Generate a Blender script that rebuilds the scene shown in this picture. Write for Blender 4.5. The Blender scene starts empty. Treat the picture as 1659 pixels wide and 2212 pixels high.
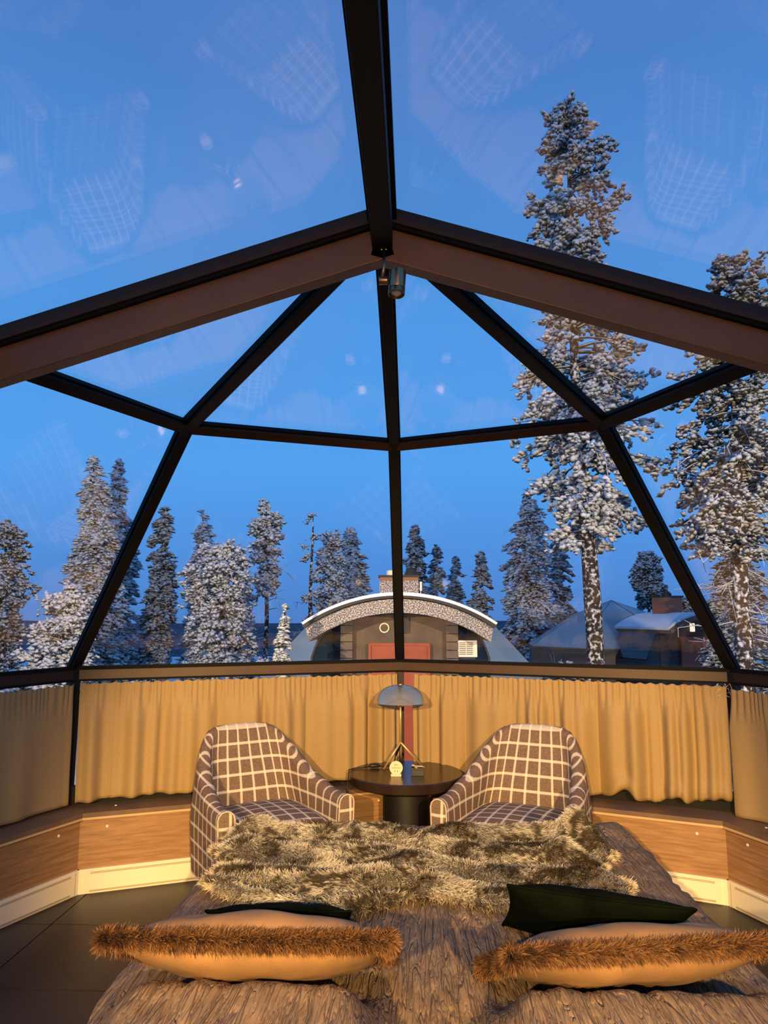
import bpy, bmesh, math
import numpy as np
from mathutils import Vector, Matrix, Euler

SC = bpy.context.scene
COL = SC.collection
R = math.radians
rng = np.random.default_rng(11)

# ------------------------------------------------------------------ camera, sky, exposure
cam_d = bpy.data.cameras.new('camera')
cam_d.sensor_fit = 'VERTICAL'; cam_d.sensor_height = 36.0; cam_d.lens = 36.0 * 1533 / 2212
cam_d.clip_start = 0.05; cam_d.clip_end = 3000
cam = bpy.data.objects.new('camera', cam_d); COL.objects.link(cam)
cam.location = (0.10, 0.0, 1.5); cam.rotation_euler = (R(90 + 8.2), 0, R(2.4))
SC.camera = cam

vs = SC.view_settings
vs.view_transform = 'Standard'; vs.look = 'None'; vs.gamma = 1.0; vs.use_curve_mapping = False
vs.exposure = 0.0

def N(nt, kind, **kw):
    n = nt.nodes.new(kind)
    for k, v in kw.items():
        if k.startswith('i_'):
            n.inputs[k[2:].replace('_', ' ')].default_value = v
        else:
            setattr(n, k, v)
    return n

def ramp(nt, stops, interp='LINEAR'):
    n = nt.nodes.new('ShaderNodeValToRGB'); cr = n.color_ramp; cr.interpolation = interp
    while len(cr.elements) > 1: cr.elements.remove(cr.elements[-1])
    cr.elements[0].position = stops[0][0]; cr.elements[0].color = (*stops[0][1], 1)
    for p, c in stops[1:]:
        e = cr.elements.new(p); e.color = (*c, 1)
    return n

W = bpy.data.worlds.new('dusk_sky'); SC.world = W; W.use_nodes = True
nt = W.node_tree; nt.nodes.clear()
tc = N(nt, 'ShaderNodeTexCoord'); sep = N(nt, 'ShaderNodeSeparateXYZ')
nt.links.new(tc.outputs['Generated'], sep.inputs[0])
rp = ramp(nt, [(0.0, (0.030, 0.085, 0.24)), (0.49, (0.062, 0.170, 0.44)), (0.53, (0.068, 0.215, 0.56)),
               (0.60, (0.072, 0.285, 0.69)), (0.70, (0.068, 0.255, 0.63)), (0.82, (0.056, 0.170, 0.46)), (1.0, (0.040, 0.112, 0.34))])
mr = N(nt, 'ShaderNodeMapRange'); mr.inputs[1].default_value = -1; mr.inputs[2].default_value = 1
nt.links.new(sep.outputs[2], mr.inputs[0]); nt.links.new(mr.outputs[0], rp.inputs[0])
no = N(nt, 'ShaderNodeTexNoise'); no.inputs['Scale'].default_value = 2.2; no.inputs['Detail'].default_value = 3; no.inputs['Roughness'].default_value = 0.45
nt.links.new(tc.outputs['Generated'], no.inputs['Vector'])
crp = ramp(nt, [(0.50, (0, 0, 0)), (0.85, (0.42, 0.42, 0.42))])
nt.links.new(no.outputs['Fac'], crp.inputs[0])
mx = N(nt, 'ShaderNodeMixRGB'); mx.inputs[2].default_value = (0.135, 0.235, 0.50, 1)
nt.links.new(crp.outputs[0], mx.inputs[0]); nt.links.new(rp.outputs[0], mx.inputs[1])
bg = N(nt, 'ShaderNodeBackground'); bg.inputs[1].default_value = 1.38
nt.links.new(mx.outputs[0], bg.inputs[0])
out = N(nt, 'ShaderNodeOutputWorld'); nt.links.new(bg.outputs[0], out.inputs[0])

# ------------------------------------------------------------------ materials
def new_mat(name):
    m = bpy.data.materials.new(name); m.use_nodes = True
    nt = m.node_tree; b = nt.nodes['Principled BSDF']
    return m, nt, b

def mat(name, col, rough=0.6, metal=0.0, var=0.0, vscale=8.0, bump=0.0, bscale=60.0, col2=None, stretch=(1, 1, 1), spec=0.5, emit=0.0):
    m, nt, b = new_mat(name)
    b.inputs['Base Color'].default_value = (*col, 1)
    b.inputs['Roughness'].default_value = rough; b.inputs['Metallic'].default_value = metal
    b.inputs['Specular IOR Level'].default_value = spec
    if emit:
        b.inputs['Emission Color'].default_value = (*col, 1); b.inputs['Emission Strength'].default_value = emit
    if var or bump or col2:
        tc = N(nt, 'ShaderNodeTexCoord'); mp = N(nt, 'ShaderNodeMapping'); mp.inputs['Scale'].default_value = stretch
        nt.links.new(tc.outputs['Object'], mp.inputs[0])
        if var or col2:
            no = N(nt, 'ShaderNodeTexNoise'); no.inputs['Scale'].default_value = vscale; no.inputs['Detail'].default_value = 5
            nt.links.new(mp.outputs[0], no.inputs['Vector'])
            c2 = col2 if col2 else tuple(c * (1 - var) for c in col)
            c1 = col if col2 else tuple(min(1, c * (1 + var)) for c in col)
            r = ramp(nt, [(0.35, c2), (0.65, c1)])
            nt.links.new(no.outputs['Fac'], r.inputs[0]); nt.links.new(r.outputs[0], b.inputs['Base Color'])
        if bump:
            n2 = N(nt, 'ShaderNodeTexNoise'); n2.inputs['Scale'].default_value = bscale; n2.inputs['Detail'].default_value = 3
            nt.links.new(mp.outputs[0], n2.inputs['Vector'])
            bp = N(nt, 'ShaderNodeBump'); bp.inputs['Strength'].default_value = bump; bp.inputs['Distance'].default_value = 0.01
            nt.links.new(n2.outputs['Fac'], bp.inputs['Height']); nt.links.new(bp.outputs[0], b.inputs['Normal'])
    return m

def glass_mat(name, tint=(0.94, 0.97, 0.98), base=0.03, rough=0.02, wav=0.0):
    m, nt, b = new_mat(name); nt.nodes.remove(b)
    o = nt.nodes['Material Output']
    tr = N(nt, 'ShaderNodeBsdfTransparent'); tr.inputs[0].default_value = (*tint, 1)
    gl = N(nt, 'ShaderNodeBsdfGlossy'); gl.inputs['Roughness'].default_value = rough; gl.inputs[0].default_value = (1, 1, 1, 1)
    if wav:
        tcn = N(nt, 'ShaderNodeTexCoord'); nz = N(nt, 'ShaderNodeTexNoise'); nz.inputs['Scale'].default_value = 2.2; nz.inputs['Detail'].default_value = 1
        nt.links.new(tcn.outputs['Object'], nz.inputs['Vector'])
        bp = N(nt, 'ShaderNodeBump'); bp.inputs['Strength'].default_value = wav; bp.inputs['Distance'].default_value = 0.02
        nt.links.new(nz.outputs['Fac'], bp.inputs['Height']); nt.links.new(bp.outputs[0], gl.inputs['Normal'])
    lw = N(nt, 'ShaderNodeLayerWeight'); lw.inputs[0].default_value = 0.5
    pw = N(nt, 'ShaderNodeMath', operation='POWER'); pw.inputs[1].default_value = 5.0
    ma = N(nt, 'ShaderNodeMath', operation='MULTIPLY_ADD'); ma.inputs[1].default_value = 1 - base; ma.inputs[2].default_value = base
    nt.links.new(lw.outputs['Facing'], pw.inputs[0]); nt.links.new(pw.outputs[0], ma.inputs[0])
    mxs = N(nt, 'ShaderNodeMixShader')
    nt.links.new(ma.outputs[0], mxs.inputs[0]); nt.links.new(tr.outputs[0], mxs.inputs[1]); nt.links.new(gl.outputs[0], mxs.inputs[2])
    nt.links.new(mxs.outputs[0], o.inputs['Surface'])
    return m

def snow_mix_mat(name, under, snow=(0.80, 0.81, 0.82), lo=-0.35, hi=0.25, nscale=5.0, namp=0.9, rough=0.8):
    # snow lies on what faces up, broken by noise; the thing's own colour below
    m, nt, b = new_mat(name); b.inputs['Roughness'].default_value = rough; b.inputs['Specular IOR Level'].default_value = 0.15
    ge = N(nt, 'ShaderNodeNewGeometry'); sp = N(nt, 'ShaderNodeSeparateXYZ'); nt.links.new(ge.outputs['Normal'], sp.inputs[0])
    tc = N(nt, 'ShaderNodeTexCoord'); no = N(nt, 'ShaderNodeTexNoise'); no.inputs['Scale'].default_value = nscale; no.inputs['Detail'].default_value = 4
    nt.links.new(tc.outputs['Object'], no.inputs['Vector'])
    s = N(nt, 'ShaderNodeMath', operation='SUBTRACT'); s.inputs[1].default_value = 0.5; nt.links.new(no.outputs['Fac'], s.inputs[0])
    ma = N(nt, 'ShaderNodeMath', operation='MULTIPLY_ADD'); ma.inputs[1].default_value = namp * 2
    nt.links.new(s.outputs[0], ma.inputs[0]); nt.links.new(sp.outputs[2], ma.inputs[2])
    mr = N(nt, 'ShaderNodeMapRange'); mr.inputs[1].default_value = lo; mr.inputs[2].default_value = hi
    nt.links.new(ma.outputs[0], mr.inputs[0])
    mx = N(nt, 'ShaderNodeMixRGB'); mx.inputs[1].default_value = (*under, 1); mx.inputs[2].default_value = (*snow, 1)
    nt.links.new(mr.outputs[0], mx.inputs[0]); nt.links.new(mx.outputs[0], b.inputs['Base Color'])
    return m

def attr_mat(name, rough=0.7, spec=0.3):
    m, nt, b = new_mat(name); b.inputs['Roughness'].default_value = rough; b.inputs['Specular IOR Level'].default_value = spec
    a = N(nt, 'ShaderNodeAttribute'); a.attribute_name = 'tint'
    nt.links.new(a.outputs['Color'], b.inputs['Base Color'])
    return m

def plaid_mat():
    m, nt, b = new_mat('plaid_wool'); b.inputs['Roughness'].default_value = 0.9; b.inputs['Specular IOR Level'].default_value = 0.2
    uv = N(nt, 'ShaderNodeUVMap'); uv.uv_map = 'UVMap'; sp = N(nt, 'ShaderNodeSeparateXYZ'); nt.links.new(uv.outputs[0], sp.inputs[0])
    ls = []
    for ax in (0, 1):
        mo = N(nt, 'ShaderNodeMath', operation='PINGPONG'); mo.inputs[1].default_value = 0.5
        nt.links.new(sp.outputs[ax], mo.inputs[0])
        mr = N(nt, 'ShaderNodeMapRange'); mr.inputs[1].default_value = 0.072; mr.inputs[2].default_value = 0.100; mr.inputs[3].default_value = 1; mr.inputs[4].default_value = 0
        nt.links.new(mo.outputs[0], mr.inputs[0]); ls.append(mr)
    ad = N(nt, 'ShaderNodeMath', operation='ADD'); nt.links.new(ls[0].outputs[0], ad.inputs[0]); nt.links.new(ls[1].outputs[0], ad.inputs[1])
    h = N(nt, 'ShaderNodeMath', operation='MULTIPLY'); h.inputs[1].default_value = 0.5; nt.links.new(ad.outputs[0], h.inputs[0])
    tc = N(nt, 'ShaderNodeTexCoord'); no = N(nt, 'ShaderNodeTexNoise'); no.inputs['Scale'].default_value = 160; no.inputs['Detail'].default_value = 3
    nt.links.new(tc.outputs['Object'], no.inputs['Vector'])
    base = ramp(nt, [(0.3, (0.125, 0.080, 0.056)), (0.7, (0.25, 0.165, 0.115))]); nt.links.new(no.outputs['Fac'], base.inputs[0])
    cr = ramp(nt, [(0.0, (0, 0, 0)), (0.5, (0.66, 0.66, 0.66)), (1.0, (1, 1, 1))]); nt.links.new(h.outputs[0], cr.inputs[0])
    mx = N(nt, 'ShaderNodeMixRGB'); mx.inputs[2].default_value = (0.86, 0.74, 0.58, 1)
    nt.links.new(cr.outputs[0], mx.inputs[0]); nt.links.new(base.outputs[0], mx.inputs[1]); nt.links.new(mx.outputs[0], b.inputs['Base Color'])
    bp = N(nt, 'ShaderNodeBump'); bp.inputs['Strength'].default_value = 0.35; bp.inputs['Distance'].default_value = 0.004
    nt.links.new(no.outputs['Fac'], bp.inputs['Height']); nt.links.new(bp.outputs[0], b.inputs['Normal'])
    return m

def crinkle_mat():
    m, nt, b = new_mat('taupe_crinkle_cloth'); b.inputs['Roughness'].default_value = 0.85; b.inputs['Specular IOR Level'].default_value = 0.2
    tc = N(nt, 'ShaderNodeTexCoord'); hs = []
    for sc, dist, st in (((42, 3.2, 42), 1.0, 1.0), ((95, 9, 95), 0.8, 0.4)):
        mp = N(nt, 'ShaderNodeMapping'); mp.inputs['Scale'].default_value = sc; nt.links.new(tc.outputs['Object'], mp.inputs[0])
        no = N(nt, 'ShaderNodeTexNoise'); no.inputs['Scale'].default_value = 1.0; no.inputs['Detail'].default_value = 1.5; no.inputs['Distortion'].default_value = dist
        nt.links.new(mp.outputs[0], no.inputs['Vector'])
        su = N(nt, 'ShaderNodeMath', operation='SUBTRACT'); su.inputs[1].default_value = 0.5; nt.links.new(no.outputs['Fac'], su.inputs[0])
        ab = N(nt, 'ShaderNodeMath', operation='ABSOLUTE'); nt.links.new(su.outputs[0], ab.inputs[0])
        mr = N(nt, 'ShaderNodeMapRange'); mr.inputs[1].default_value = 0.0; mr.inputs[2].default_value = 0.09; mr.inputs[4].default_value = st
        nt.links.new(ab.outputs[0], mr.inputs[0]); hs.append(mr)
    ad = N(nt, 'ShaderNodeMath', operation='ADD'); nt.links.new(hs[0].outputs[0], ad.inputs[0]); nt.links.new(hs[1].outputs[0], ad.inputs[1])
    bp = N(nt, 'ShaderNodeBump'); bp.inputs['Strength'].default_value = 0.75; bp.inputs['Distance'].default_value = 0.007
    nt.links.new(ad.outputs[0], bp.inputs['Height']); nt.links.new(bp.outputs[0], b.inputs['Normal'])
    n2 = N(nt, 'ShaderNodeTexNoise'); n2.inputs['Scale'].default_value = 14; nt.links.new(tc.outputs['Object'], n2.inputs['Vector'])
    r = ramp(nt, [(0.3, (0.185, 0.122, 0.076)), (0.7, (0.25, 0.17, 0.108))]); nt.links.new(n2.outputs['Fac'], r.inputs[0]); nt.links.new(r.outputs[0], b.inputs['Base Color'])
    return m

M = dict(
    black=mat('black_painted_steel', (0.007, 0.006, 0.005), 0.6, spec=0.2),
    brown=mat('brown_painted_steel', (0.125, 0.050, 0.015), 0.5, var=0.12, vscale=3, bump=0.05, bscale=300),
    brown2=mat('dark_brown_painted_steel', (0.032, 0.015, 0.008), 0.55, spec=0.25),
    brown3=mat('mid_brown_painted_steel', (0.066, 0.032, 0.014), 0.5, var=0.1, vscale=3),
    seal=mat('black_rubber_seal', (0.004, 0.004, 0.004), 0.7, spec=0.15),
    wood=mat('oak_veneer', (0.40, 0.22, 0.10), 0.45, col2=(0.27, 0.14, 0.06), vscale=5, stretch=(1.2, 1.2, 16)),
    lip=mat('pale_oak_edge', (0.62, 0.40, 0.20), 0.4),
    ledge=mat('brown_laminate_board', (0.16, 0.095, 0.055), 0.5, var=0.15, vscale=6),
    white=mat('cream_white_enamel', (0.88, 0.78, 0.58), 0.45),
    slot=mat('grey_vent_slot', (0.36, 0.29, 0.20), 0.6),
    tile=mat('charcoal_floor_tile', (0.024, 0.019, 0.016), 0.42, var=0.25, vscale=3, bump=0.05),
    grout=mat('dark_floor_joint', (0.012, 0.010, 0.010), 0.8),
    cap=mat('white_plastic_cap', (0.8, 0.75, 0.65), 0.4),
    curtain=mat('beige_curtain_cloth', (0.37, 0.245, 0.10), 0.75, var=0.12, vscale=300, bump=0.15, bscale=500),
    wall=mat('rear_wall_boards', (0.30, 0.20, 0.12), 0.7, var=0.2, vscale=4),
    glass=glass_mat('window_glass', (0.965, 0.98, 0.985), 0.032, 0.02, wav=0.12),
    glass2=glass_mat('lower_window_glass', (0.95, 0.96, 0.96), 0.03, 0.02),
    plaid=plaid_mat(),
    piping=mat('cream_piping', (0.62, 0.48, 0.34), 0.9),
    legw=mat('dark_stained_leg', (0.02, 0.013, 0.01), 0.4),
    table=mat('espresso_wood', (0.028, 0.015, 0.009), 0.25, var=0.2, vscale=4, stretch=(1, 8, 1)),
    tdark=mat('black_table_column', (0.008, 0.007, 0.007), 0.5),
    brass=mat('brushed_brass', (0.80, 0.56, 0.22), 0.30, 0.55),
    brassd=mat('brass_dome', (0.70, 0.58, 0.36), 0.20, 0.80, bump=0.05, bscale=40),
    cable=mat('black_cable', (0.008, 0.008, 0.008), 0.5),
    signw=mat('pale_birch_disc', (0.88, 0.68, 0.40), 0.6, var=0.05),
    ink=mat('burnt_brown_print', (0.22, 0.07, 0.03), 0.7),
    boxb=mat('black_card_box', (0.018, 0.015, 0.014), 0.5),
    twig=mat('carved_wood_ornament', (0.50, 0.34, 0.20), 0.7, var=0.4, vscale=60),
    suede=mat('tan_suede', (0.25, 0.135, 0.054), 0.85, var=0.18, vscale=7, bump=0.1, bscale=200),
    velvet=mat('dark_green_velvet', (0.0022, 0.0036, 0.0017), 0.9, var=0.4, vscale=8, spec=0.03),
    fur=attr_mat('faux_fur', 0.75),
    furback=mat('fur_backing', (0.10, 0.075, 0.05), 0.9),
    spread=crinkle_mat(),
    mattress=mat('white_mattress', (0.6, 0.55, 0.48), 0.8),
    bedbase=mat('dark_bed_base', (0.03, 0.022, 0.018), 0.7),
    bronze=mat('bronze_lamp_metal', (0.34, 0.22, 0.11), 0.32, 1.0),
    globe=mat('lit_frosted_globe', (1.0, 0.66, 0.34), 0.5, emit=3.0),  # glowing globe of the added fill lamp
    lens=mat('frosted_lens', (0.75, 0.68, 0.55), 0.3),
    glow=mat('lamp_bulb_glow', (1.0, 0.70, 0.36), 0.5, emit=30),
    snow=mat('fresh_snow', (0.80, 0.82, 0.84), 0.8, var=0.05, vscale=1.5, bump=0.3, bscale=4),
    foliage=snow_mix_mat('snowy_needles', (0.030, 0.034, 0.024), lo=-0.85, hi=0.40, nscale=8, namp=1.1),
    foliage2=snow_mix_mat('frosted_needles', (0.030, 0.034, 0.024), snow=(0.72, 0.74, 0.76), lo=-0.50, hi=0.75, nscale=7, namp=1.1),
    bark=snow_mix_mat('snowy_bark', (0.040, 0.028, 0.020), lo=0.02, hi=0.50, nscale=11, namp=1.5),
    branch=snow_mix_mat('snow_lined_branch', (0.050, 0.036, 0.026), lo=-0.25, hi=0.35, nscale=6, namp=0.5),
    hill=mat('far_wooded_hill', (0.05, 0.07, 0.10), 0.9, var=0.3, vscale=0.05),
    cladding=mat('grey_brown_cladding', (0.115, 0.085, 0.062), 0.7, var=0.12, vscale=3),
    facade=mat('dark_brown_facade', (0.095, 0.062, 0.040), 0.7, var=0.15, vscale=3),
    frosty=snow_mix_mat('frosted_fascia', (0.14, 0.10, 0.075), lo=-0.15, hi=0.55, nscale=40, namp=1.3),
    reddoor=mat('red_painted_door', (0.28, 0.050, 0.014), 0.5, var=0.08, vscale=3),
    darkglass=mat('dark_cabin_glass', (0.010, 0.018, 0.022), 0.06),
    domeglass=mat('blue_grey_dome_glass', (0.26, 0.34, 0.38), 0.35, var=0.08, vscale=1),
    acwhite=mat('white_ac_casing', (0.80, 0.72, 0.58), 0.5),
    ringlamp=mat('cream_ring_lamp', (0.75, 0.68, 0.52), 0.5),
    copper=mat('rusty_chimney_box', (0.24, 0.10, 0.045), 0.55),
    walllamp=mat('lit_wall_lamp', (1.0, 0.85, 0.6), 0.5, emit=1.2),
    coping=mat('black_roof_edge', (0.02, 0.018, 0.018), 0.6),
    lamppost=mat('black_lamp_post', (0.02, 0.02, 0.02), 0.5),
)

# ------------------------------------------------------------------ builders
class MB:
    def __init__(s): s.V = []; s.F = []; s.UV = {}
    def add(s, vs, fs):
        o = len(s.V); s.V += [tuple(v) for v in vs]; s.F += [tuple(i + o for i in f) for f in fs]; return s
    def prism(s, poly, off):
        n = len(poly); off = Vector(off); a = [Vector(p) for p in poly]; b = [p + off for p in a]
        nrm = (a[1] - a[0]).cross(a[2] - a[1])
        fl = nrm.dot(off) > 0
        fs = [tuple(range(n))[::-1] if fl else tuple(range(n)), tuple(range(n, 2 * n)) if fl else tuple(range(n, 2 * n))[::-1]]
        for i in range(n):
            j = (i + 1) % n; q = (i, j, n + j, n + i); fs.append(q if fl else q[::-1])
        return s.add(a + b, fs)
    def box(s, c, sz, mtx=None):
        c = Vector(c); hx, hy, hz = sz[0] / 2, sz[1] / 2, sz[2] / 2
        vs = [Vector((x, y, z)) for z in (-hz, hz) for y in (-hy, hy) for x in (-hx, hx)]
        if mtx is not None: vs = [mtx @ v for v in vs]
        fs = [(0, 2, 3, 1), (4, 5, 7, 6), (0, 1, 5, 4), (2, 6, 7, 3), (0, 4, 6, 2), (1, 3, 7, 5)]
        return s.add([v + c for v in vs], fs)
    def bar(s, p, q, w, h, up=(0, 0, 1), drop=0.0):
        # bar from p to q, width w sideways, height h hanging from the line along -up by drop..drop+h
        p = Vector(p); q = Vector(q); d = (q - p).normalized(); up = Vector(up)
        sd = d.cross(up).normalized(); u = sd.cross(d).normalized()
        poly = [p + sd * w / 2 - u * drop, p - sd * w / 2 - u * drop, p - sd * w / 2 - u * (drop + h), p + sd * w / 2 - u * (drop + h)]
        return s.prism(poly, q - p)
    def tube(s, pts, r, n=10, cap=True):
        pts = [Vector(p) for p in pts]; k = len(pts); rs = r if hasattr(r, '__len__') else [r] * k
        vs = []; prev = None
        for i, p in enumerate(pts):
            t = (pts[min(i + 1, k - 1)] - pts[max(i - 1, 0)]).normalized()
            if prev is None:
                a = t.orthogonal().normalized()
            else:
                a = (prev - t * prev.dot(t)); a = a.normalized() if a.length > 1e-6 else t.orthogonal().normalized()
            prev = a; b = t.cross(a)
            vs += [p + (a * math.cos(2 * math.pi * j / n) + b * math.sin(2 * math.pi * j / n)) * rs[i] for j in range(n)]
        fs = [(i * n + j, i * n + (j + 1) % n, (i + 1) * n + (j + 1) % n, (i + 1) * n + j) for i in range(k - 1) for j in range(n)]
        if cap: fs += [tuple(range(n))[::-1], tuple(range((k - 1) * n, k * n))]
        return s.add(vs, fs)
    def lathe(s, prof, c, n=48, mtx=None):
        c = Vector(c); vs = []
        for (r, z) in prof:
            for j in range(n):
                v = Vector((r * math.cos(2 * math.pi * j / n), r * math.sin(2 * math.pi * j / n), z))
                vs.append(c + (mtx @ v if mtx is not None else v))
        k = len(prof)
        fs = [(i * n + j, i * n + (j + 1) % n, (i + 1) * n + (j + 1) % n, (i + 1) * n + j) for i in range(k - 1) for j in range(n)]
        if prof[0][0] > 1e-5: fs.append(tuple(range(n))[::-1])
        if prof[-1][0] > 1e-5: fs.append(tuple(range((k - 1) * n, k * n)))
        return s.add(vs, fs)
    def build(s, name, m, parent=None, smooth=False, bevel=0.0, local=False, kind=None):
        V = s.V
        if parent is not None and not local:
            o = wloc(parent); V = [(v[0] - o[0], v[1] - o[1], v[2] - o[2]) for v in V]
        me = bpy.data.meshes.new(name); me.from_pydata([tuple(v) for v in V], [], s.F); me.update()
        if bevel or smooth == 'auto':
            bm = bmesh.new(); bm.from_mesh(me)
            if bevel:
                es = [e for e in bm.edges if len(e.link_faces) == 2 and e.calc_face_angle(0) > 0.6]
                bmesh.ops.bevel(bm, geom=es, offset=bevel, segments=2, affect='EDGES', profile=0.6)
            bm.to_mesh(me); bm.free()
        return link(name, me, m, parent, smooth, kind)

def wloc(o):
    v = Vector((0, 0, 0))
    while o is not None: v = v + o.location; o = o.parent
    return v

def link(name, me, m, parent=None, smooth=False, kind=None):
    me.materials.append(m)
    if smooth:
        me.polygons.foreach_set('use_smooth', [True] * len(me.polygons))
        if smooth == 'auto': me.set_sharp_from_angle(angle=R(35))
    o = bpy.data.objects.new(name, me); COL.objects.link(o)
    if parent is not None: o.parent = parent
    if kind: o['kind'] = kind
    return o

def tag(o, label=None, cat=None, group=None, kind=None):
    if label: o['label'] = label
    if cat: o['category'] = cat
    if group: o['group'] = group
    if kind: o['kind'] = kind
    return o

def thing(name, label, cat, loc=(0, 0, 0), rot=(0, 0, 0), group=None, kind=None):
    o = bpy.data.objects.new(name, None); COL.objects.link(o); o.empty_display_size = 0.1
    o.location = loc; o.rotation_euler = rot
    return tag(o, label, cat, group, kind)

def np_mesh(name, V, F, m, parent=None, smooth=True, tint=None, uv=None, kind=None):
    V = np.asarray(V, np.float32).reshape(-1, 3); F = np.asarray(F, np.int32); k = F.shape[1]
    me = bpy.data.meshes.new(name)
    me.vertices.add(len(V)); me.vertices.foreach_set('co', V.ravel())
    me.loops.add(F.size); me.loops.foreach_set('vertex_index', F.ravel())
    me.polygons.add(len(F)); me.polygons.foreach_set('loop_start', np.arange(0, F.size, k, dtype=np.int32))
    me.polygons.foreach_set('loop_total', np.full(len(F), k, np.int32))
    if tint is not None:
        a = me.color_attributes.new('tint', 'FLOAT_COLOR', 'POINT')
        a.data.foreach_set('color', np.hstack([tint, np.ones((len(tint), 1))]).astype(np.float32).ravel())
    if uv is not None:
        l = me.uv_layers.new(name='UVMap'); l.data.foreach_set('uv', np.asarray(uv, np.float32)[F.ravel()].ravel())
    me.update(); me.validate()
    return link(name, me, m, parent, smooth, kind)

def grid_faces(nu, nv, wrap=False):
    i, j = np.meshgrid(np.arange(nu - 1), np.arange(nv - 1), indexing='ij'); a = (i * nv + j).ravel()
    return np.stack([a, a + nv, a + nv + 1, a + 1], 1)

_tab = np.random.default_rng(5).random((256, 256))
def vn(x, y, o=0):
    x = np.asarray(x, float) + o * 17.3; y = np.asarray(y, float) + o * 9.7
    xi = np.floor(x).astype(int); yi = np.floor(y).astype(int); fx = x - xi; fy = y - yi
    fx = fx * fx * (3 - 2 * fx); fy = fy * fy * (3 - 2 * fy)
    t = lambda a, b: _tab[a % 256, b % 256]
    return (t(xi, yi) * (1 - fx) + t(xi + 1, yi) * fx) * (1 - fy) + (t(xi, yi + 1) * (1 - fx) + t(xi + 1, yi + 1) * fx) * fy

def sstep(a, b, x):
    t = np.clip((np.asarray(x, float) - a) / (b - a), 0, 1); return t * t * (3 - 2 * t)

# ------------------------------------------------------------------ the igloo: plan of an octagon round (0, 2.29), the rear half drawn out straight
CYO = 2.29
REAR = -2.45
def oct_(Rr, z, k):
    a = R(45 * k); return Vector((Rr * math.sin(a), CYO + Rr * math.cos(a), z))
RW, ZS, RRING, ZR, ZA = 2.70, 1.187, 1.40, 2.39, 2.83
RP = 2.46
APEX = Vector((0, CYO, ZA)); RBACK = Vector((0, REAR, ZA))
D = lambda k: oct_(RW, ZS, k)
B = lambda k: oct_(RRING, ZR, k)
names = {-2: 'rear_left', -1: 'left', 0: 'front_left', 1: 'front_right', 2: 'right'}

tn = [0]; wn = [0]
def trim(mb, m, label, bevel=0.0):
    tn[0] += 1; return tag(mb.build('trim_%d' % tn[0], m, bevel=bevel), label, 'trim', kind='structure')
def pane(poly, label, m=None, th=0.018):
    wn[0] += 1
    poly = [Vector(p) for p in poly]; n = (poly[1] - poly[0]).cross(poly[2] - poly[0]).normalized()
    c = sum(poly, Vector()) / len(poly)
    if n.dot(c - Vector((0, CYO, 1.4))) < 0: n = -n
    return tag(MB().prism([p + n * 0.012 for p in poly], n * th).build('window_%d' % wn[0], m or M['glass']), label, 'window', kind='structure')

# floor: dark slab with charcoal tiles clipped to the room plan
plan = [oct_(RP, 0, k) for k in (-2, -1, 0, 1, 2)] + [Vector((RP, REAR, 0)), Vector((-RP, REAR, 0))]
fl = MB().prism([p + Vector((0, 0, -0.012)) for p in plan], (0, 0, -0.15)).build('floor', M['grout'])
tag(fl, 'dark tiled floor of the glass igloo', 'floor', kind='structure')
def clip(poly, edges):
    for a, b in edges:
        n = Vector((-(b - a).y, (b - a).x, 0)); res = []
        for i in range(len(poly)):
            p, q = poly[i], poly[(i + 1) % len(poly)]; dp, dq = (p - a).dot(n), (q - a).dot(n)
            if dp >= 0: res.append(p)
            if dp * dq < 0: res.append(p + (q - p) * (dp / (dp - dq)))
        poly = res
        if len(poly) < 3: return []
    return poly
cw = plan[::-1]
edges = [(cw[i], cw[(i + 1) % len(cw)]) for i in range(len(cw))]
ar = sum(a.x * b.y - b.x * a.y for a, b in edges)
if ar < 0: edges = [(b, a) for a, b in edges][::-1]
TS = 0.6
for i in range(-5, 5):
    for j in range(-2, 9):
        x0, y0 = i * TS + 0.12, j * TS + 0.05
        q = clip([Vector((x0 + 0.003, y0 + 0.003, 0)), Vector((x0 + TS - 0.003, y0 + 0.003, 0)), Vector((x0 + TS - 0.003, y0 + TS - 0.003, 0)), Vector((x0 + 0.003, y0 + TS - 0.003, 0))], edges)
        if len(q) >= 3 and abs(sum(q[k].x * q[(k + 1) % len(q)].y - q[(k + 1) % len(q)].x * q[k].y for k in range(len(q)))) > 0.02:
            MB().prism(q, (0, 0, -0.012)).build('tile', M['tile'], fl)

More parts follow.
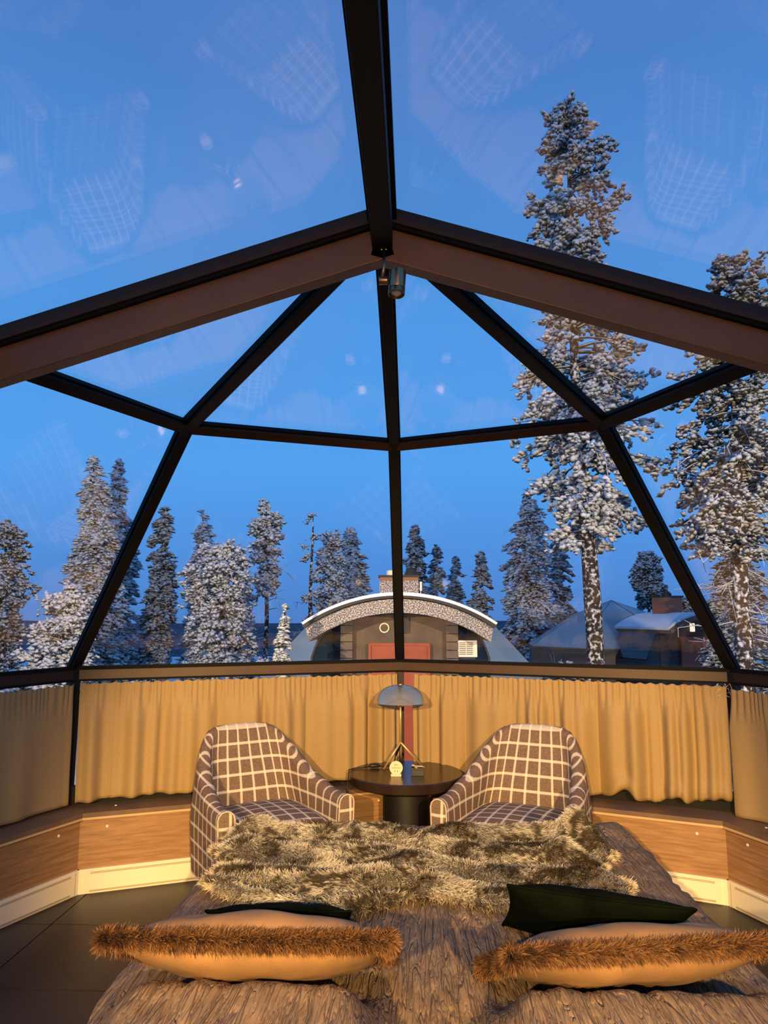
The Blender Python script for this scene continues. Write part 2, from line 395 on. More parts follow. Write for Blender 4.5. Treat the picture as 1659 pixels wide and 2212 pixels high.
# wood panel walls, cream heater baseboards and the ledge
def seg_frame(k, Rr):
    a, b = oct_(Rr, 0, k), oct_(Rr, 0, k + 1); d = (b - a).normalized(); n = Vector((d.y, -d.x, 0))
    if n.dot(Vector((0, CYO, 0)) - a) < 0: n = -n
    return a, b, d, n
ZL = 0.42
for k, nm in ((-2, 'left'), (-1, 'front_left'), (0, 'front_right'), (1, 'right')):
    a, b, d, n = seg_frame(k, RP); L = (b - a).length
    ao, bo = oct_(RW + 0.02, 0, k), oct_(RW + 0.02, 0, k + 1)
    up = Vector((0, 0, 1))
    w = MB().prism([a, b, bo, ao], up * (ZL - 0.034)).build('wall_' + nm, M['wood'])
    tag(w, 'low oak veneer panel wall under the ledge, ' + {'left': 'side wall left of the plaid chairs', 'front_left': 'behind the plaid chair left of the table', 'front_right': 'behind the plaid chair right of the table', 'right': 'side wall right of the bed'}[nm], 'wall', kind='structure')
    for t in (0.14, L - 0.14):
        mtx = n.to_track_quat('Z', 'Y').to_matrix()
        MB().lathe([(0.0001, 0.004), (0.006, 0.004), (0.008, 0.0)], a + d * t + up * 0.335 + n * 0.0, 14, mtx).build('screw_cap', M['cap'], w)
    # ledge board
    ai, bi = oct_(RP - 0.03, ZL - 0.03, k), oct_(RP - 0.03, ZL - 0.03, k + 1)
    ao2, bo2 = oct_(RW - 0.03, ZL - 0.03, k), oct_(RW - 0.03, ZL - 0.03, k + 1)
    tl = trim(MB().prism([ai, bi, bo2, ao2], up * 0.03), M['ledge'], 'brown laminate window ledge board, ' + nm.replace('_', ' ') + ' section of the sill shelf')
    MB().prism([ai - n * 0.0 + up * -0.006 + n * 0.001, bi + up * -0.006 + n * 0.001, bi + up * -0.006 - n * 0.006, ai + up * -0.006 - n * 0.006], up * 0.012).build('edge_strip', M['lip'], tl)
    for t in (0.18, L * 0.55):
        MB().lathe([(0.0075, 0.0), (0.006, 0.003), (0.0001, 0.003)], a + d * t - n * 0.09 + up * ZL, 14).build('screw_cap', M['cap'], tl)
    # heater baseboard
    hb = 0.126; th = 0.028
    bbm = MB().prism([a + n * 0.002, b + n * 0.002, b + n * th * 0.7, a + n * th * 0.7], up * hb)
    bb = bbm.build('baseboard_' + nm, M['white'])
    tag(bb, 'cream heater baseboard with thin vent slots along the ' + nm.replace('_', ' ') + ' oak panel', 'baseboard', kind='structure')
    npan = 2
    for i in range(npan):
        s0 = 0.03 + i * (L - 0.06) / npan + 0.006; s1 = 0.03 + (i + 1) * (L - 0.06) / npan - 0.006
        q = [a + d * s0 + n * th * 0.7 + up * 0.006, a + d * s1 + n * th * 0.7 + up * 0.006, a + d * s1 + n * th * 0.7 + up * (hb - 0.005), a + d * s0 + n * th * 0.7 + up * (hb - 0.005)]
        hp = MB().prism(q, n * 0.007).build('heater_panel', M['white'], bb, bevel=0.0015)
        for z in (hb - 0.020, hb - 0.014, 0.014, 0.019):
            MB().bar(a + d * (s0 + 0.03) + n * (th * 0.7 + 0.0072) + up * z, a + d * (s1 - 0.03) + n * (th * 0.7 + 0.0072) + up * z, 0.0008, 0.0035).build('vent_slot', M['slot'], hp)

# straight rear part, behind the camera
for sx, nm in ((-1, 'rear_left'), (1, 'rear_right')):
    w = MB().prism([(sx * RP, REAR, 0), (sx * RP, CYO, 0), (sx * (RW + .02), CYO, 0), (sx * (RW + .02), REAR, 0)], (0, 0, ZL)).build('wall_' + nm, M['wood'])
    tag(w, 'low oak veneer wall beside the bed head, ' + nm.replace('_', ' '), 'wall', kind='structure')
poly = [(-RW - .02, REAR, -0.15), (RW + .02, REAR, -0.15), (RW + .02, REAR, ZS), (RRING, REAR, ZR), (0, REAR, ZA), (-RRING, REAR, ZR), (-RW - .02, REAR, ZS)]
tag(MB().prism(poly, (0, -0.12, 0)).build('wall_rear', M['wall']), 'brown boarded rear wall behind the bed head', 'wall', kind='structure')

# glazing
for k, nm in ((-1, 'left of the front post'), (0, 'right of the front post')):
    pane([B(k), B(k + 1), D(k + 1), D(k)], 'large sloping front window pane ' + nm)
    pane([APEX, B(k), B(k + 1)], 'triangular roof pane above the front window ' + nm)
for k, nm in ((-2, 'left'), (1, 'right')):
    pane([B(k), B(k + 1), D(k + 1), D(k)], 'sloping side window pane, %s side' % nm)
    pane([APEX, B(k), B(k + 1)], 'triangular roof pane under the main brown beam, %s side' % nm)
for sx, nm in ((-1, 'left'), (1, 'right')):
    E1 = Vector((sx * RRING, CYO, ZR)); E2 = Vector((sx * RRING, REAR, ZR))
    pane([APEX, E1, E2, RBACK], 'wide overhead roof pane beside the ridge beam, %s side' % nm)
    pane([E1, Vector((sx * RW, CYO, ZS)), Vector((sx * RW, REAR, ZS)), E2], 'side pane beside the bed head, %s side' % nm)
    pane([(sx * RW, CYO, ZL), (sx * RW, CYO, ZS - .08), (sx * RW, REAR, ZS - .08), (sx * RW, REAR, ZL)], 'low side pane beside the bed head, %s side' % nm, M['glass2'])
for k, nm in ((-2, 'left side'), (-1, 'front left'), (0, 'front right'), (1, 'right side')):
    a, b = oct_(RW, ZL, k), oct_(RW, ZL, k + 1)
    pane([a, b, b + Vector((0, 0, ZS - ZL - 0.08)), a + Vector((0, 0, ZS - ZL - 0.08))], 'low upright pane behind the curtain, ' + nm, M['glass2'])

# frame
C0 = Vector((0, CYO, 1.0))
def outn(p): return (p - C0).normalized()
def mull(p, q, w, h, label, m='black', up=None):
    up = up or (outn(p) + outn(q)).normalized()
    t = trim(MB().bar(p, q, w, h, up, drop=-0.03), M[m], label, bevel=0.004)
    return t, up
def seal_strip(t, p, q, w, h, up):
    # slim black glazing seals along both sides of a bar, a part of it
    d = (q - p).normalized(); sd = d.cross(up).normalized()
    for s in (-1, 1):
        MB().bar(p + sd * s * (w / 2 + 0.004), q + sd * s * (w / 2 + 0.004), 0.010, 0.03, up, drop=-0.02).build('glazing_seal', M['seal'], t)
for k, nm in ((-1, 'left'), (1, 'right')):
    t, u = mull(APEX, B(k), 0.060, 0.055, 'dark slanted roof bar from the apex down to the %s upper joint' % nm); seal_strip(t, APEX, B(k), .06, .06, u)
    t, u = mull(B(k), D(k), 0.056, 0.060, 'dark slanted window post on the %s of the front windows' % nm); seal_strip(t, B(k), D(k), .056, .06, u)
    t, u = mull(B(k), B(2 * k), 0.050, 0.060, 'dark ring bar above the %s side window' % nm); seal_strip(t, B(k), B(2 * k), .05, .06, u)
    t, u = mull(B(k), B(0), 0.046, 0.055, 'dark ring bar above the %s front window' % nm, 'brown2'); seal_strip(t, B(k), B(0), .046, .05, u)
    E1 = B(2 * k)
    # main deep brown beam
    d = (E1 - APEX).normalized()
    t = trim(MB().bar(APEX + Vector((0, 0.0, 0.02)), E1 + d * 0.10 + Vector((0, 0, 0.02)), 0.062, 0.150, (0, 0, 1), drop=0.0), M['brown'], 'deep brown main roof beam from the apex to the %s' % nm, bevel=0.004)
    for y in (-0.044, 0.044):
        MB().bar(APEX + Vector((0, y, 0.045)), E1 + Vector((0, y, 0.045)), 0.03, 0.05, (0, 0, 1)).build('glazing_seal', M['brown2'], t)
        MB().bar(APEX + Vector((0, y * 0.90, -0.008)), E1 + Vector((0, y * 0.90, -0.008)), 0.02, 0.012, (0, 0, 1)).build('cover_strip', M['seal'], t)
    trim(MB().bar(E1, Vector((E1.x, REAR, ZR)), 0.07, 0.09, (k, 0, 1), drop=-0.03), M['black'], 'dark eaves bar running back beside the bed head, %s side' % nm)
    trim(MB().bar(E1, D(2 * k), 0.06, 0.08, outn(E1), drop=-0.03), M['black'], 'dark side post below the main brown beam, %s side' % nm)
t, u = mull(APEX + Vector((0, 0.03, -0.01)), B(0), 0.050, 0.055, 'dark central roof bar below the apex spotlight'); seal_strip(t, APEX, B(0), .05, .06, u)
t, u = mull(B(0), D(0), 0.046, 0.060, 'dark central window post between the two front windows'); seal_strip(t, B(0), D(0), .046, .06, u)
t = trim(MB().bar(APEX + Vector((0, 0.055, 0.03)), RBACK + Vector((0, 0, 0.03)), 0.070, 0.13, (0, 0, 1)), M['black'], 'black ridge beam running overhead along the roof', bevel=0.004)
for s in (-1, 1):
    MB().bar(APEX + Vector((s * 0.042, 0.02, 0.04)), RBACK + Vector((s * 0.042, 0, 0.04)), 0.014, 0.05, (0, 0, 1)).build('glazing_seal', M['seal'], t)
# sill rails and corner posts below the sill
for k, nm in ((-2, 'left side'), (-1, 'front left'), (0, 'front right'), (1, 'right side')):
    t = trim(MB().bar(D(k), D(k + 1), 0.07, 0.085, (0, 0, 1), drop=-0.008), M['brown3'] if k in (-1, 0) else M['brown2'], 'brown sill rail above the curtain, %s' % nm, bevel=0.003)
    a, b, d, n = seg_frame(k, RW)
    up = Vector((0, 0, 1))
    MB().bar(D(k) + n * 0.036 + up * 0.012, D(k + 1) + n * 0.036 + up * 0.012, 0.012, 0.022, (0, 0, 1)).build('glazing_seal', M['seal'], t)
    MB().bar(D(k) + n * 0.037 - up * 0.064, D(k + 1) + n * 0.037 - up * 0.064, 0.012, 0.012, (0, 0, 1)).build('cover_strip', M['seal'], t)
    trim(MB().bar(oct_(RW - 0.015, ZL + 0.10, k), oct_(RW - 0.015, ZL + 0.10, k + 1), 0.05, 0.10, (0, 0, 1)), M['black'], 'black bottom rail behind the curtain, %s' % nm)
for k, nm in ((-2, 'rear left'), (-1, 'left'), (0, 'central'), (1, 'right'), (2, 'rear right')):
    p = oct_(RW - 0.01, ZL, k); q = oct_(RW - 0.01, ZS, k)
    trim(MB().bar(p, q, 0.055, 0.07, (p - Vector((0, CYO, ZL))).normalized(), drop=-0.035), M['brown2'] if k == 0 else M['black'], 'upright dark corner post below the sill, %s corner' % nm, bevel=0.003)
for sx, nm in ((-1, 'left'), (1, 'right')):
    trim(MB().bar((sx * RW, CYO, ZS), (sx * RW, REAR, ZS), 0.07, 0.085, (0, 0, 1)), M['brown2'], 'brown sill rail beside the bed head, %s' % nm)
    trim(MB().prism([(sx * (RP - .03), REAR, ZL - .03), (sx * (RP - .03), CYO, ZL - .03), (sx * (RW - .03), CYO, ZL - .03), (sx * (RW - .03), REAR, ZL - .03)], (0, 0, .03)), M['ledge'], 'brown ledge board beside the bed head, %s' % nm)

# ------------------------------------------------------------------ lamps behind the bed head (their own light, plus an added fill lamp) and at the apex
def spot(name, loc, target, power, col, angle, blend, size, parent=None):
    l = bpy.data.lights.new(name, 'SPOT'); l.energy = power; l.color = col; l.spot_size = R(angle); l.spot_blend = blend; l.shadow_soft_size = size
    o = bpy.data.objects.new(name, l); COL.objects.link(o)
    o.rotation_euler = (Vector(target) - Vector(loc)).to_track_quat('-Z', 'Y').to_euler()
    o.location = Vector(loc) - (wloc(parent) if parent else Vector())
    if parent: o.parent = parent
    return o
WARM = (1.0, 0.63, 0.235)
def reading_lamp(x, y, z, target, power, angle, label):
    base = Vector((x, REAR, z + 0.05)); head = Vector((x, y, z)); d = (Vector(target) - head).normalized()
    t = thing('reading_lamp', label, 'lamp', tuple(base))
    MB().lathe([(0.05, 0), (0.05, 0.018), (0.044, 0.022), (0.0001, 0.022)], base, 24, Vector((0, 1, 0)).to_track_quat('Z', 'Y').to_matrix()).build('wall_plate', M['bronze'], t, 'auto')
    MB().tube([base + Vector((0, 0.02, 0)), base + Vector((0, 0.08, 0.02)), head + Vector((0, -0.10, 0.02)), head - d * 0.07], 0.008, 8).build('arm', M['bronze'], t, True)
    mt = d.to_track_quat('Z', 'Y').to_matrix()
    MB().lathe([(0.001, -0.075), (0.028, -0.07), (0.035, -0.05), (0.035, 0.045), (0.032, 0.045), (0.032, -0.045), (0.001, -0.05)], head, 28, mt).build('shade', M['bronze'], t, 'auto')
    spot('lamp_light', tuple(head + d * 0.05), target, power, WARM, angle, 0.55, 0.028, t)
reading_lamp(-0.74, -2.2, 2.22, (-0.02, 4.3, 0.35), 1500, 38, 'bronze reading lamp on the rear wall, left of the ridge beam')
reading_lamp(0.92, -2.2, 2.22, (0.20, 4.3, 0.35), 1500, 38, 'bronze reading lamp on the rear wall, right of the ridge beam')
t = thing('wall_sconce', 'frosted globe wall lamp high on the rear wall', 'lamp', (0.1, REAR, 1.55))  # unseen lamp added as warm fill for the roof beams and bed
MB().lathe([(0.05, 0), (0.05, 0.02), (0.0001, 0.022)], (0.1, REAR, 1.55), 24, Vector((0, 1, 0)).to_track_quat('Z', 'Y').to_matrix()).build('wall_plate', M['bronze'], t, 'auto')
MB().tube([(0.1, REAR + .02, 1.55), (0.1, REAR + .10, 1.55), (0.1, REAR + .12, 1.58)], 0.008, 8).build('arm', M['bronze'], t, True)
MB().lathe([(0.03, 1.57), (0.055, 1.59), (0.07, 1.63), (0.068, 1.67), (0.05, 1.70), (0.0001, 1.712)], (0.1, REAR + .12, 0), 28).build('globe', M['globe'], t, True)
pl_ = bpy.data.lights.new('globe_light', 'POINT'); pl_.energy = 170; pl_.color = WARM; pl_.shadow_soft_size = 0.08  # the added fill itself, placed above the globe
po_ = bpy.data.objects.new('globe_light', pl_); COL.objects.link(po_); po_.parent = t; po_.location = (0, 0.12, 0.30)

t = thing('apex_spotlight', 'small bronze cylinder spotlight hanging from the roof apex', 'lamp', (0.0, CYO - 0.05, ZA - 0.10))
P0 = Vector((0.005, CYO - 0.04, ZA - 0.10))
MB().box(P0 + Vector((0, 0.02, 0.0)), (0.022, 0.03, 0.012)).build('mount_screw', M['bronze'], t, bevel=0.002)
MB().tube([P0 + Vector((0, 0, 0)), P0 + Vector((0.002, -0.012, -0.07)), P0 + Vector((-0.004, -0.012, -0.115))], 0.0055, 8).build('stem', M['bronze'], t, True)
MB().lathe([(0.0001, -0.016), (0.013, -0.016), (0.014, -0.012), (0.014, 0.012), (0.0001, 0.016)], P0 + Vector((0.0, -0.012, -0.125)), 18, Matrix.Rotation(R(90), 3, 'Y')).build('knuckle', M['bronze'], t, 'auto')
dn = Vector((-0.05, -0.16, -1)).normalized(); mt = dn.to_track_quat('Z', 'Y').to_matrix()
hc = P0 + Vector((0.045, -0.012, -0.135))
hd = MB().lathe([(0.0001, -0.045), (0.024, -0.045), (0.028, -0.042), (0.028, 0.022), (0.0272, 0.0235), (0.028, 0.025), (0.028, 0.042), (0.025, 0.045), (0.024, 0.036), (0.0001, 0.034)], hc, 32, mt).build('lamp_head', M['bronze'], t, 'auto')
MB().lathe([(0.023, 0.037), (0.012, 0.0385), (0.0001, 0.039)], hc, 24, mt).build('lens', M['lens'], hd, True)

# ------------------------------------------------------------------ curtains
def curtain(k, s0, s1, zt, zb, nf, seed, label, amp=0.035, lift=None, lean=0.0, nu=260, nv=34, gath=1.0, ph=0.0):
    a, b, d, n = seg_frame(k, RW - 0.055); L = (b - a).length
    u = np.linspace(0, 1, nu)[:, None]; v = np.linspace(0, 1, nv)[None, :]
    uu = u + 0.02 * np.sin(2 * np.pi * (u * 2.3 + seed)) + 0.035 * (vn(u * 5 + seed, 0 * u + 3) - 0.5)
    wave = 0.62 * np.abs(np.cos(np.pi * (nf * 0.8 * uu + ph))) ** 0.9 + 0.38 * (0.5 + 0.5 * np.cos(2 * np.pi * (nf * 2.1 * uu + 1.3 * vn(u * 6, 0 * u + seed, 9)))) * (0.3 + 1.2 * vn(u * 9 + seed, 0 * u, 8))
    dp = 0.35 + 0.9 * vn(uu * nf * 0.5 + seed, 0 * u, 2)
    low = 2.1 * amp * dp * wave ** 1.1 * (0.35 + 0.65 * sstep(0.06, 0.35, v)) * (1 + 0.25 * v)
    low = low + 0.012 * (vn(u * 7, v * 1.5 + seed, 4) - 0.5)
    fine = gath * 0.013 * (0.5 + 0.5 * np.sin(2 * np.pi * (u * L * 28 * (s1 - s0) + 2.0 * vn(u * 20, 0 * u + seed, 6)))) * (1 - sstep(0.10, 0.30, v))
    hem = 0.006 * np.sin(2 * np.pi * (u * 4 + seed)) * sstep(.7, 1, v)
    off = 0.004 + low + fine + hem
    s = (s0 + (s1 - s0) * u) * L + lean * (v - 0) * (u - 0.5) + 0.02 * (vn(u * nf, v * 2, 7) - 0.5) * v
    lf = (np.vectorize(lift)(u) if lift else 0 * u)
    top = 0.004 * np.sin(2 * np.pi * u * L * 17 * (s1 - s0)) + 0.003 * vn(u * 60, 0 * u, 3)
    z = zt + top * (1 - v) - (zt - zb - lf) * v - 0.004 * wave * v
    off = off + 0.5 * lf * np.exp(-((v - 0.93) / 0.06) ** 2)
    P = np.stack([a.x + d.x * s + n.x * off, a.y + d.y * s + n.y * off, z + 0 * s], -1)
    base = a + d * (s0 + s1) / 2 * L + Vector((0, 0, zb))
    t = thing('curtain', label, 'curtain', tuple(base))
    P = P - np.array(base)
    o = np_mesh('cloth', P.reshape(-1, 3), grid_faces(nu, nv), M['curtain'], t)
    md = o.modifiers.new('thickness', 'SOLIDIFY'); md.thickness = 0.004
    rod = MB().tube([a + d * s0 * L + n * 0.004 + Vector((0, 0, zt - 0.018)), a + d * s1 * L + n * 0.004 + Vector((0, 0, zt - 0.018))], 0.003, 6)
    rod.build('hanging_wire', M['cap'], t, True)
    return t
ZT = 1.100
curtain(-2, 0.02, 0.985, 1.095, 0.435, 4.5, 0.3, 'beige curtain on the left side window, dim and nearly flat', 0.022)
curtain(-1, 0.012, 0.985, ZT, 0.452, 8, 1.7, 'beige curtain behind the plaid armchair left of the table', 0.045,
        lift=lambda u: 0.02 * math.exp(-((u - .38) / .05) ** 2) + 0.01 * math.sin(u * 9) ** 2)
curtain(0, 0.060, 0.990, ZT, 0.440, 9, 2.9, 'beige curtain behind the plaid armchair right of the table, with crumpled hem', 0.045,
        lift=lambda u: 0.055 * math.exp(-((u - .70) / .035) ** 2) + 0.045 * math.exp(-((u - .845) / .03) ** 2) + 0.05 * math.exp(-((u - .97) / .07) ** 2) + 0.012)
curtain(1, 0.012, 0.97, 1.085, 0.425, 5, 4.1, 'beige curtain on the right side window, in shade', 0.03)
# loose threads at the right corner
tm = MB()
q = oct_(RW - 0.09, 1.08, 1)
for i in range(4):
    r0 = np.random.default_rng(i)
    pts = [q + Vector((-0.05, 0.02, 0.0)) + Vector((0.035 * j / 2 + r0.uniform(-.012, .012), 0, r0.uniform(-.03, .02) - 0.02 * math.sin(j * 1.3 + i))) for j in range(6)]
    tm.tube(pts, 0.0009, 5)
tag(tm.build('loose_thread', M['cap'], None, True), 'loose white curtain threads at the right corner post', 'thread')

# ------------------------------------------------------------------ bed and bedspread
BX, BHW, BFOOT, BHEAD = 0.18, 0.87, 3.42, 1.02
t = thing('bed', 'double bed with dark base under the taupe bedspread', 'bed', (BX, 2.2, 0))
MB().box((BX, (BFOOT + BHEAD) / 2, 0.20), (1.70, BFOOT - BHEAD - 0.06, 0.20)).build('bed_base', M['bedbase'], t, bevel=0.01)
MB().box((BX, (BFOOT + BHEAD) / 2, 0.415), (1.70, BFOOT - BHEAD - 0.04, 0.215)).build('mattress', M['mattress'], t, bevel=0.03)
for sx in (-.75, .75):
    for y in (BHEAD + .15, BFOOT - .15):
        MB().lathe([(0.03, 0), (0.036, 0.11), (0.0001, 0.11)], (BX + sx, y, 0.0), 16).build('leg', M['legw'], t, True)
MB().box((BX, BHEAD - 0.035, 0.30), (1.84, 0.06, 0.60)).build('headboard', M['bedbase'], t, bevel=0.012)

def bed_z(x, y):
    x = np.asarray(x, float) - BX; y = np.asarray(y, float)
    hy = sstep(1.92, 1.62, y)
    hl = sstep(-0.86, -0.66, x) * sstep(-0.03, -0.20, x + 0.10 * sstep(1.25, 1.8, y) - 0.03)
    hr = sstep(0.02, 0.19, x) * sstep(0.88, 0.70, x)
    z = 0.552 + 0.155 * hy * np.maximum(hl, hr) * (0.94 + 0.12 * vn(x * 4, y * 4, 1))
    z = z + 0.014 * (vn(x * 3, y * 2.5, 2) - 0.5) + 0.022 * np.exp(-((x - 0.80) / 0.10) ** 2 - ((y - 3.33) / 0.12) ** 2)
    return z
def fold(s, half, r=0.07):
    a = np.abs(s); x = np.where(a < half - r, a, 0); d = np.zeros_like(a)
    th = np.clip((a - (half - r)) / r, 0, np.pi / 2)
    x = np.where(a >= half - r, half - r + r * np.sin(th), x); d = np.where(a >= half - r, r * (1 - np.cos(th)), 0)
    ex = np.maximum(a - (half - r) - r * np.pi / 2, 0)
    return np.sign(s) * (x + ex * 0.10), d + ex
nu, nv = 360, 170
s = np.linspace(-1.32, 1.32, nu)[:, None] + np.zeros((1, nv)); tt = np.linspace(0.0, 2.82, nv)[None, :] + np.zeros((nu, 1))
fx, dx = fold(s, BHW + 0.01)
th_ = np.maximum(tt - 1.2, 0); fy_, dy = fold(th_, BFOOT - BHEAD - 1.2 + 0.03); ty = np.where(tt < 1.2, tt, 1.2 + fy_)
X = BX + fx; Y = BHEAD + ty
drop = np.maximum(dx, dy)
warp = 3.2 * (vn(s * 5, tt * 2.2, 11) - .5) + 1.2 * (vn(s * 14, tt * 6, 12) - .5)
cr = np.abs(2 * vn(s * 27 + warp, tt * 3.0 + 0.6 * warp, 13) - 1)
cr2 = np.abs(2 * vn(s * 55 + 2 * warp, tt * 6 + warp, 14) - 1)
cr = (cr ** 0.7) * 0.013 + (cr2 ** 0.7) * 0.005
Z = np.maximum(bed_z(X, Y) - drop + cr - 0.002, 0.05)
X = X + np.sign(s) * np.where(dx > 0.03, cr + 0.006 * np.sin(tt * 9) * np.clip(dx, 0, .4), 0)
Pb = np.stack([X, Y, Z], -1)
o = np_mesh('bedspread', Pb.reshape(-1, 3), grid_faces(nu, nv), M['spread'])
tag(o, 'taupe crinkled bedspread covering the double bed', 'bedspread')

# ------------------------------------------------------------------ fur strands
def strands(name, P, Nn, lean, length, width, root, tip, parent, m=None, seed=0, jit=0.33):
    g = np.random.default_rng(seed); n = len(P)
    d = Nn + lean + g.normal(0, jit, (n, 3)); d /= np.linalg.norm(d, axis=1)[:, None]
    sd = np.cross(d, g.normal(0, 1, (n, 3))); sd /= np.linalg.norm(sd, axis=1)[:, None] + 1e-9
    L = length[:, None]; w = width[:, None]
    bend = lean * 0.5 + g.normal(0, 0.18, (n, 3)); bend[:, 2] -= 0.18
    p1 = P + d * L * 0.55; p2 = P + d * L + bend * L * 0.55
    V = np.stack([P - sd * w, P + sd * w, p1 - sd * w * 0.9, p1 + sd * w * 0.9, p2], 1).reshape(-1, 3)
    b = (np.arange(n) * 5)[:, None]
    F = np.concatenate([b + np.array([[0, 1, 3]]), b + np.array([[0, 3, 2]]), b + np.array([[2, 3, 4]])], 1).reshape(-1, 3)
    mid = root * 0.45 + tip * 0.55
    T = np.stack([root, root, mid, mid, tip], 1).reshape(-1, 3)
    return np_mesh(name, V, F, m or M['fur'], parent, True, T, kind='stuff')

# ------------------------------------------------------------------ fur throw across the foot of the bed
na, nb = 200, 120
a_ = np.linspace(0, 1, na)[:, None] + np.zeros((1, nb)); b_ = np.linspace(0, 1, nb)[None, :] + np.zeros((na, 1))
yf = np.interp(a_, [0, .07, .18, .30, .40, .47, .56, .68, .85, .95, 1], [2.52, 2.44, 2.38, 2.33, 2.42, 2.50, 2.50, 2.44, 2.40, 2.44, 2.56])
yb = np.interp(a_, [0, .08, .2, .35, .5, .7, .85, .94, 1], [3.02, 3.16, 3.20, 3.14, 3.15, 3.16, 3.16, 3.12, 2.94])
Yb = yf + (yb - yf) * b_
xl = np.interp(b_, [0, .1, .5, .75, 1], [-.57, -.62, -.60, -.68, -.62]); xr = np.interp(b_, [0, .15, .4, .7, 1], [.80, .83, .72, .80, .86])
Xb = xl + (xr - xl) * a_
ph = b_ * 3.6 + 0.9 * (vn(a_ * 2.6, b_ * 1.6, 21) - .5) - 0.42 * np.sin(a_ * 5.2 + 0.4) + 0.5 * a_ + 0.15 * np.sin(a_ * 13)
ridge = (0.5 + 0.5 * np.cos(2 * np.pi * ph)) ** 0.7
am = 0.022 + 0.055 * vn(a_ * 3.5, b_ * 3.0, 22)
edge = np.minimum(np.minimum(a_, 1 - a_) * 14, np.minimum(b_, 1 - b_) * 9).clip(0, 1) ** 0.5
hz = 0.020 + (0.006 + am * ridge) * edge
hz = hz + 0.018 * np.exp(-((b_ - .92) / .08) ** 2) * edge
hz = hz + 0.085 * np.exp(-((a_ - .945) / .04) ** 2 - ((b_ - .86) / .12) ** 2) + 0.06 * np.exp(-((a_ - .91) / .05) ** 2 - ((b_ - .52) / .10) ** 2)
hz = hz + 0.050 * np.exp(-((a_ - .05) / .05) ** 2 - ((b_ - .90) / .12) ** 2) + 0.035 * np.exp(-((a_ - .06) / .06) ** 2 - ((b_ - .62) / .12) ** 2)
hz = hz + 0.03 * np.exp(-((a_ - .95) / .06) ** 2 - ((b_ - .22) / .10) ** 2)
Zb = bed_z(Xb, Yb) + hz * (1 + 0.12 * (vn(a_ * 22, b_ * 14, 23) - .5))
Pk = np.stack([Xb, Yb, Zb], -1)
cen = np.array([0.1, 2.75, 0.56])
t = thing('fur_throw', 'rumpled grey-brown faux fur throw across the foot of the bed', 'blanket', tuple(cen))
o = np_mesh('backing', (Pk - cen).reshape(-1, 3), grid_faces(na, nb), M['furback'], t)
du = np.gradient(Pk, axis=0); dv = np.gradient(Pk, axis=1); nn = np.cross(du, dv); nn /= np.linalg.norm(nn, axis=-1)[..., None]
def sample_grid(P, Nn, n, seed, extra=None):
    g = np.random.default_rng(seed)
    ar = np.linalg.norm(np.cross(np.diff(P, axis=0)[:, :-1], np.diff(P, axis=1)[:-1]), axis=-1).ravel(); c = np.cumsum(ar); c /= c[-1]
    idx = np.searchsorted(c, g.random(n)); ny = P.shape[1] - 1; i = idx // ny; j = idx % ny
    u = g.random(n)[:, None]; v = g.random(n)[:, None]
    lerp = lambda A: (A[i, j] * (1 - u) + A[i + 1, j] * u) * (1 - v) + (A[i, j + 1] * (1 - u) + A[i + 1, j + 1] * u) * v
    return lerp(P), lerp(Nn), i, j
nst = 112000
Ps, Ns, ii, jj = sample_grid(Pk, nn, nst, 3)
g = np.random.default_rng(4)
wq = 0.12 * (vn(Ps[:, 0] * 5, Ps[:, 1] * 5, 30) - .5)
f1 = vn(Ps[:, 0] * 7, (Ps[:, 1] + wq) * 22, 31); f2 = vn(Ps[:, 0] * 26, (Ps[:, 1] + wq) * 60, 32); f3 = vn(Ps[:, 0] * 80, Ps[:, 1] * 110, 33)
dark = np.clip((0.50 * f1 + 0.40 * f2 + 0.40 * f3 - 0.60) * 5.0, 0, 1)[:, None]
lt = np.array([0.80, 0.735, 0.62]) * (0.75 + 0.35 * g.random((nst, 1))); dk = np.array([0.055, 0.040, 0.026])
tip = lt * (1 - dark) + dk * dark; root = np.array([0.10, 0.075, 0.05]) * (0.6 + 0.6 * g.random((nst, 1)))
flow = np.stack([2.2 * (vn(Ps[:, 0] * 7, Ps[:, 1] * 9, 35) - .5), -0.55 + 1.6 * (vn(Ps[:, 0] * 8, Ps[:, 1] * 10, 36) - .5), 0 * Ps[:, 0]], 1)
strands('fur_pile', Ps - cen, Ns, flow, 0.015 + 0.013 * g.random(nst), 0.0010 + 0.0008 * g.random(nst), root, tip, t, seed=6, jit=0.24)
# fringe of pile round the edge
ed = np.concatenate([Pk[:, 0], Pk[:, -1], Pk[0], Pk[-1]]); en = np.concatenate([np.tile([0, -1, 0], (na, 1)), np.tile([0, 1, .2], (na, 1)), np.tile([-1, 0, 0], (nb, 1)), np.tile([1, 0, 0], (nb, 1))]).astype(float)
k = g.integers(0, len(ed), 14000); Pe = ed[k] + g.normal(0, .004, (14000, 3)) + np.array([0, 0, .004]); Ne = en[k] + np.array([0, 0, .35])
dke = np.clip((vn(Pe[:, 0] * 40, Pe[:, 1] * 40, 38) - .45) * 4, 0, 1)[:, None]
strands('fur_fringe', Pe - cen, Ne, np.zeros((14000, 3)), 0.022 + 0.014 * g.random(14000), 0.0012 + 0 * Pe[:, 0], np.tile([.1, .075, .05], (14000, 1)), np.array([.72, .58, .40]) * (1 - dke) + dk * dke, t, seed=8)

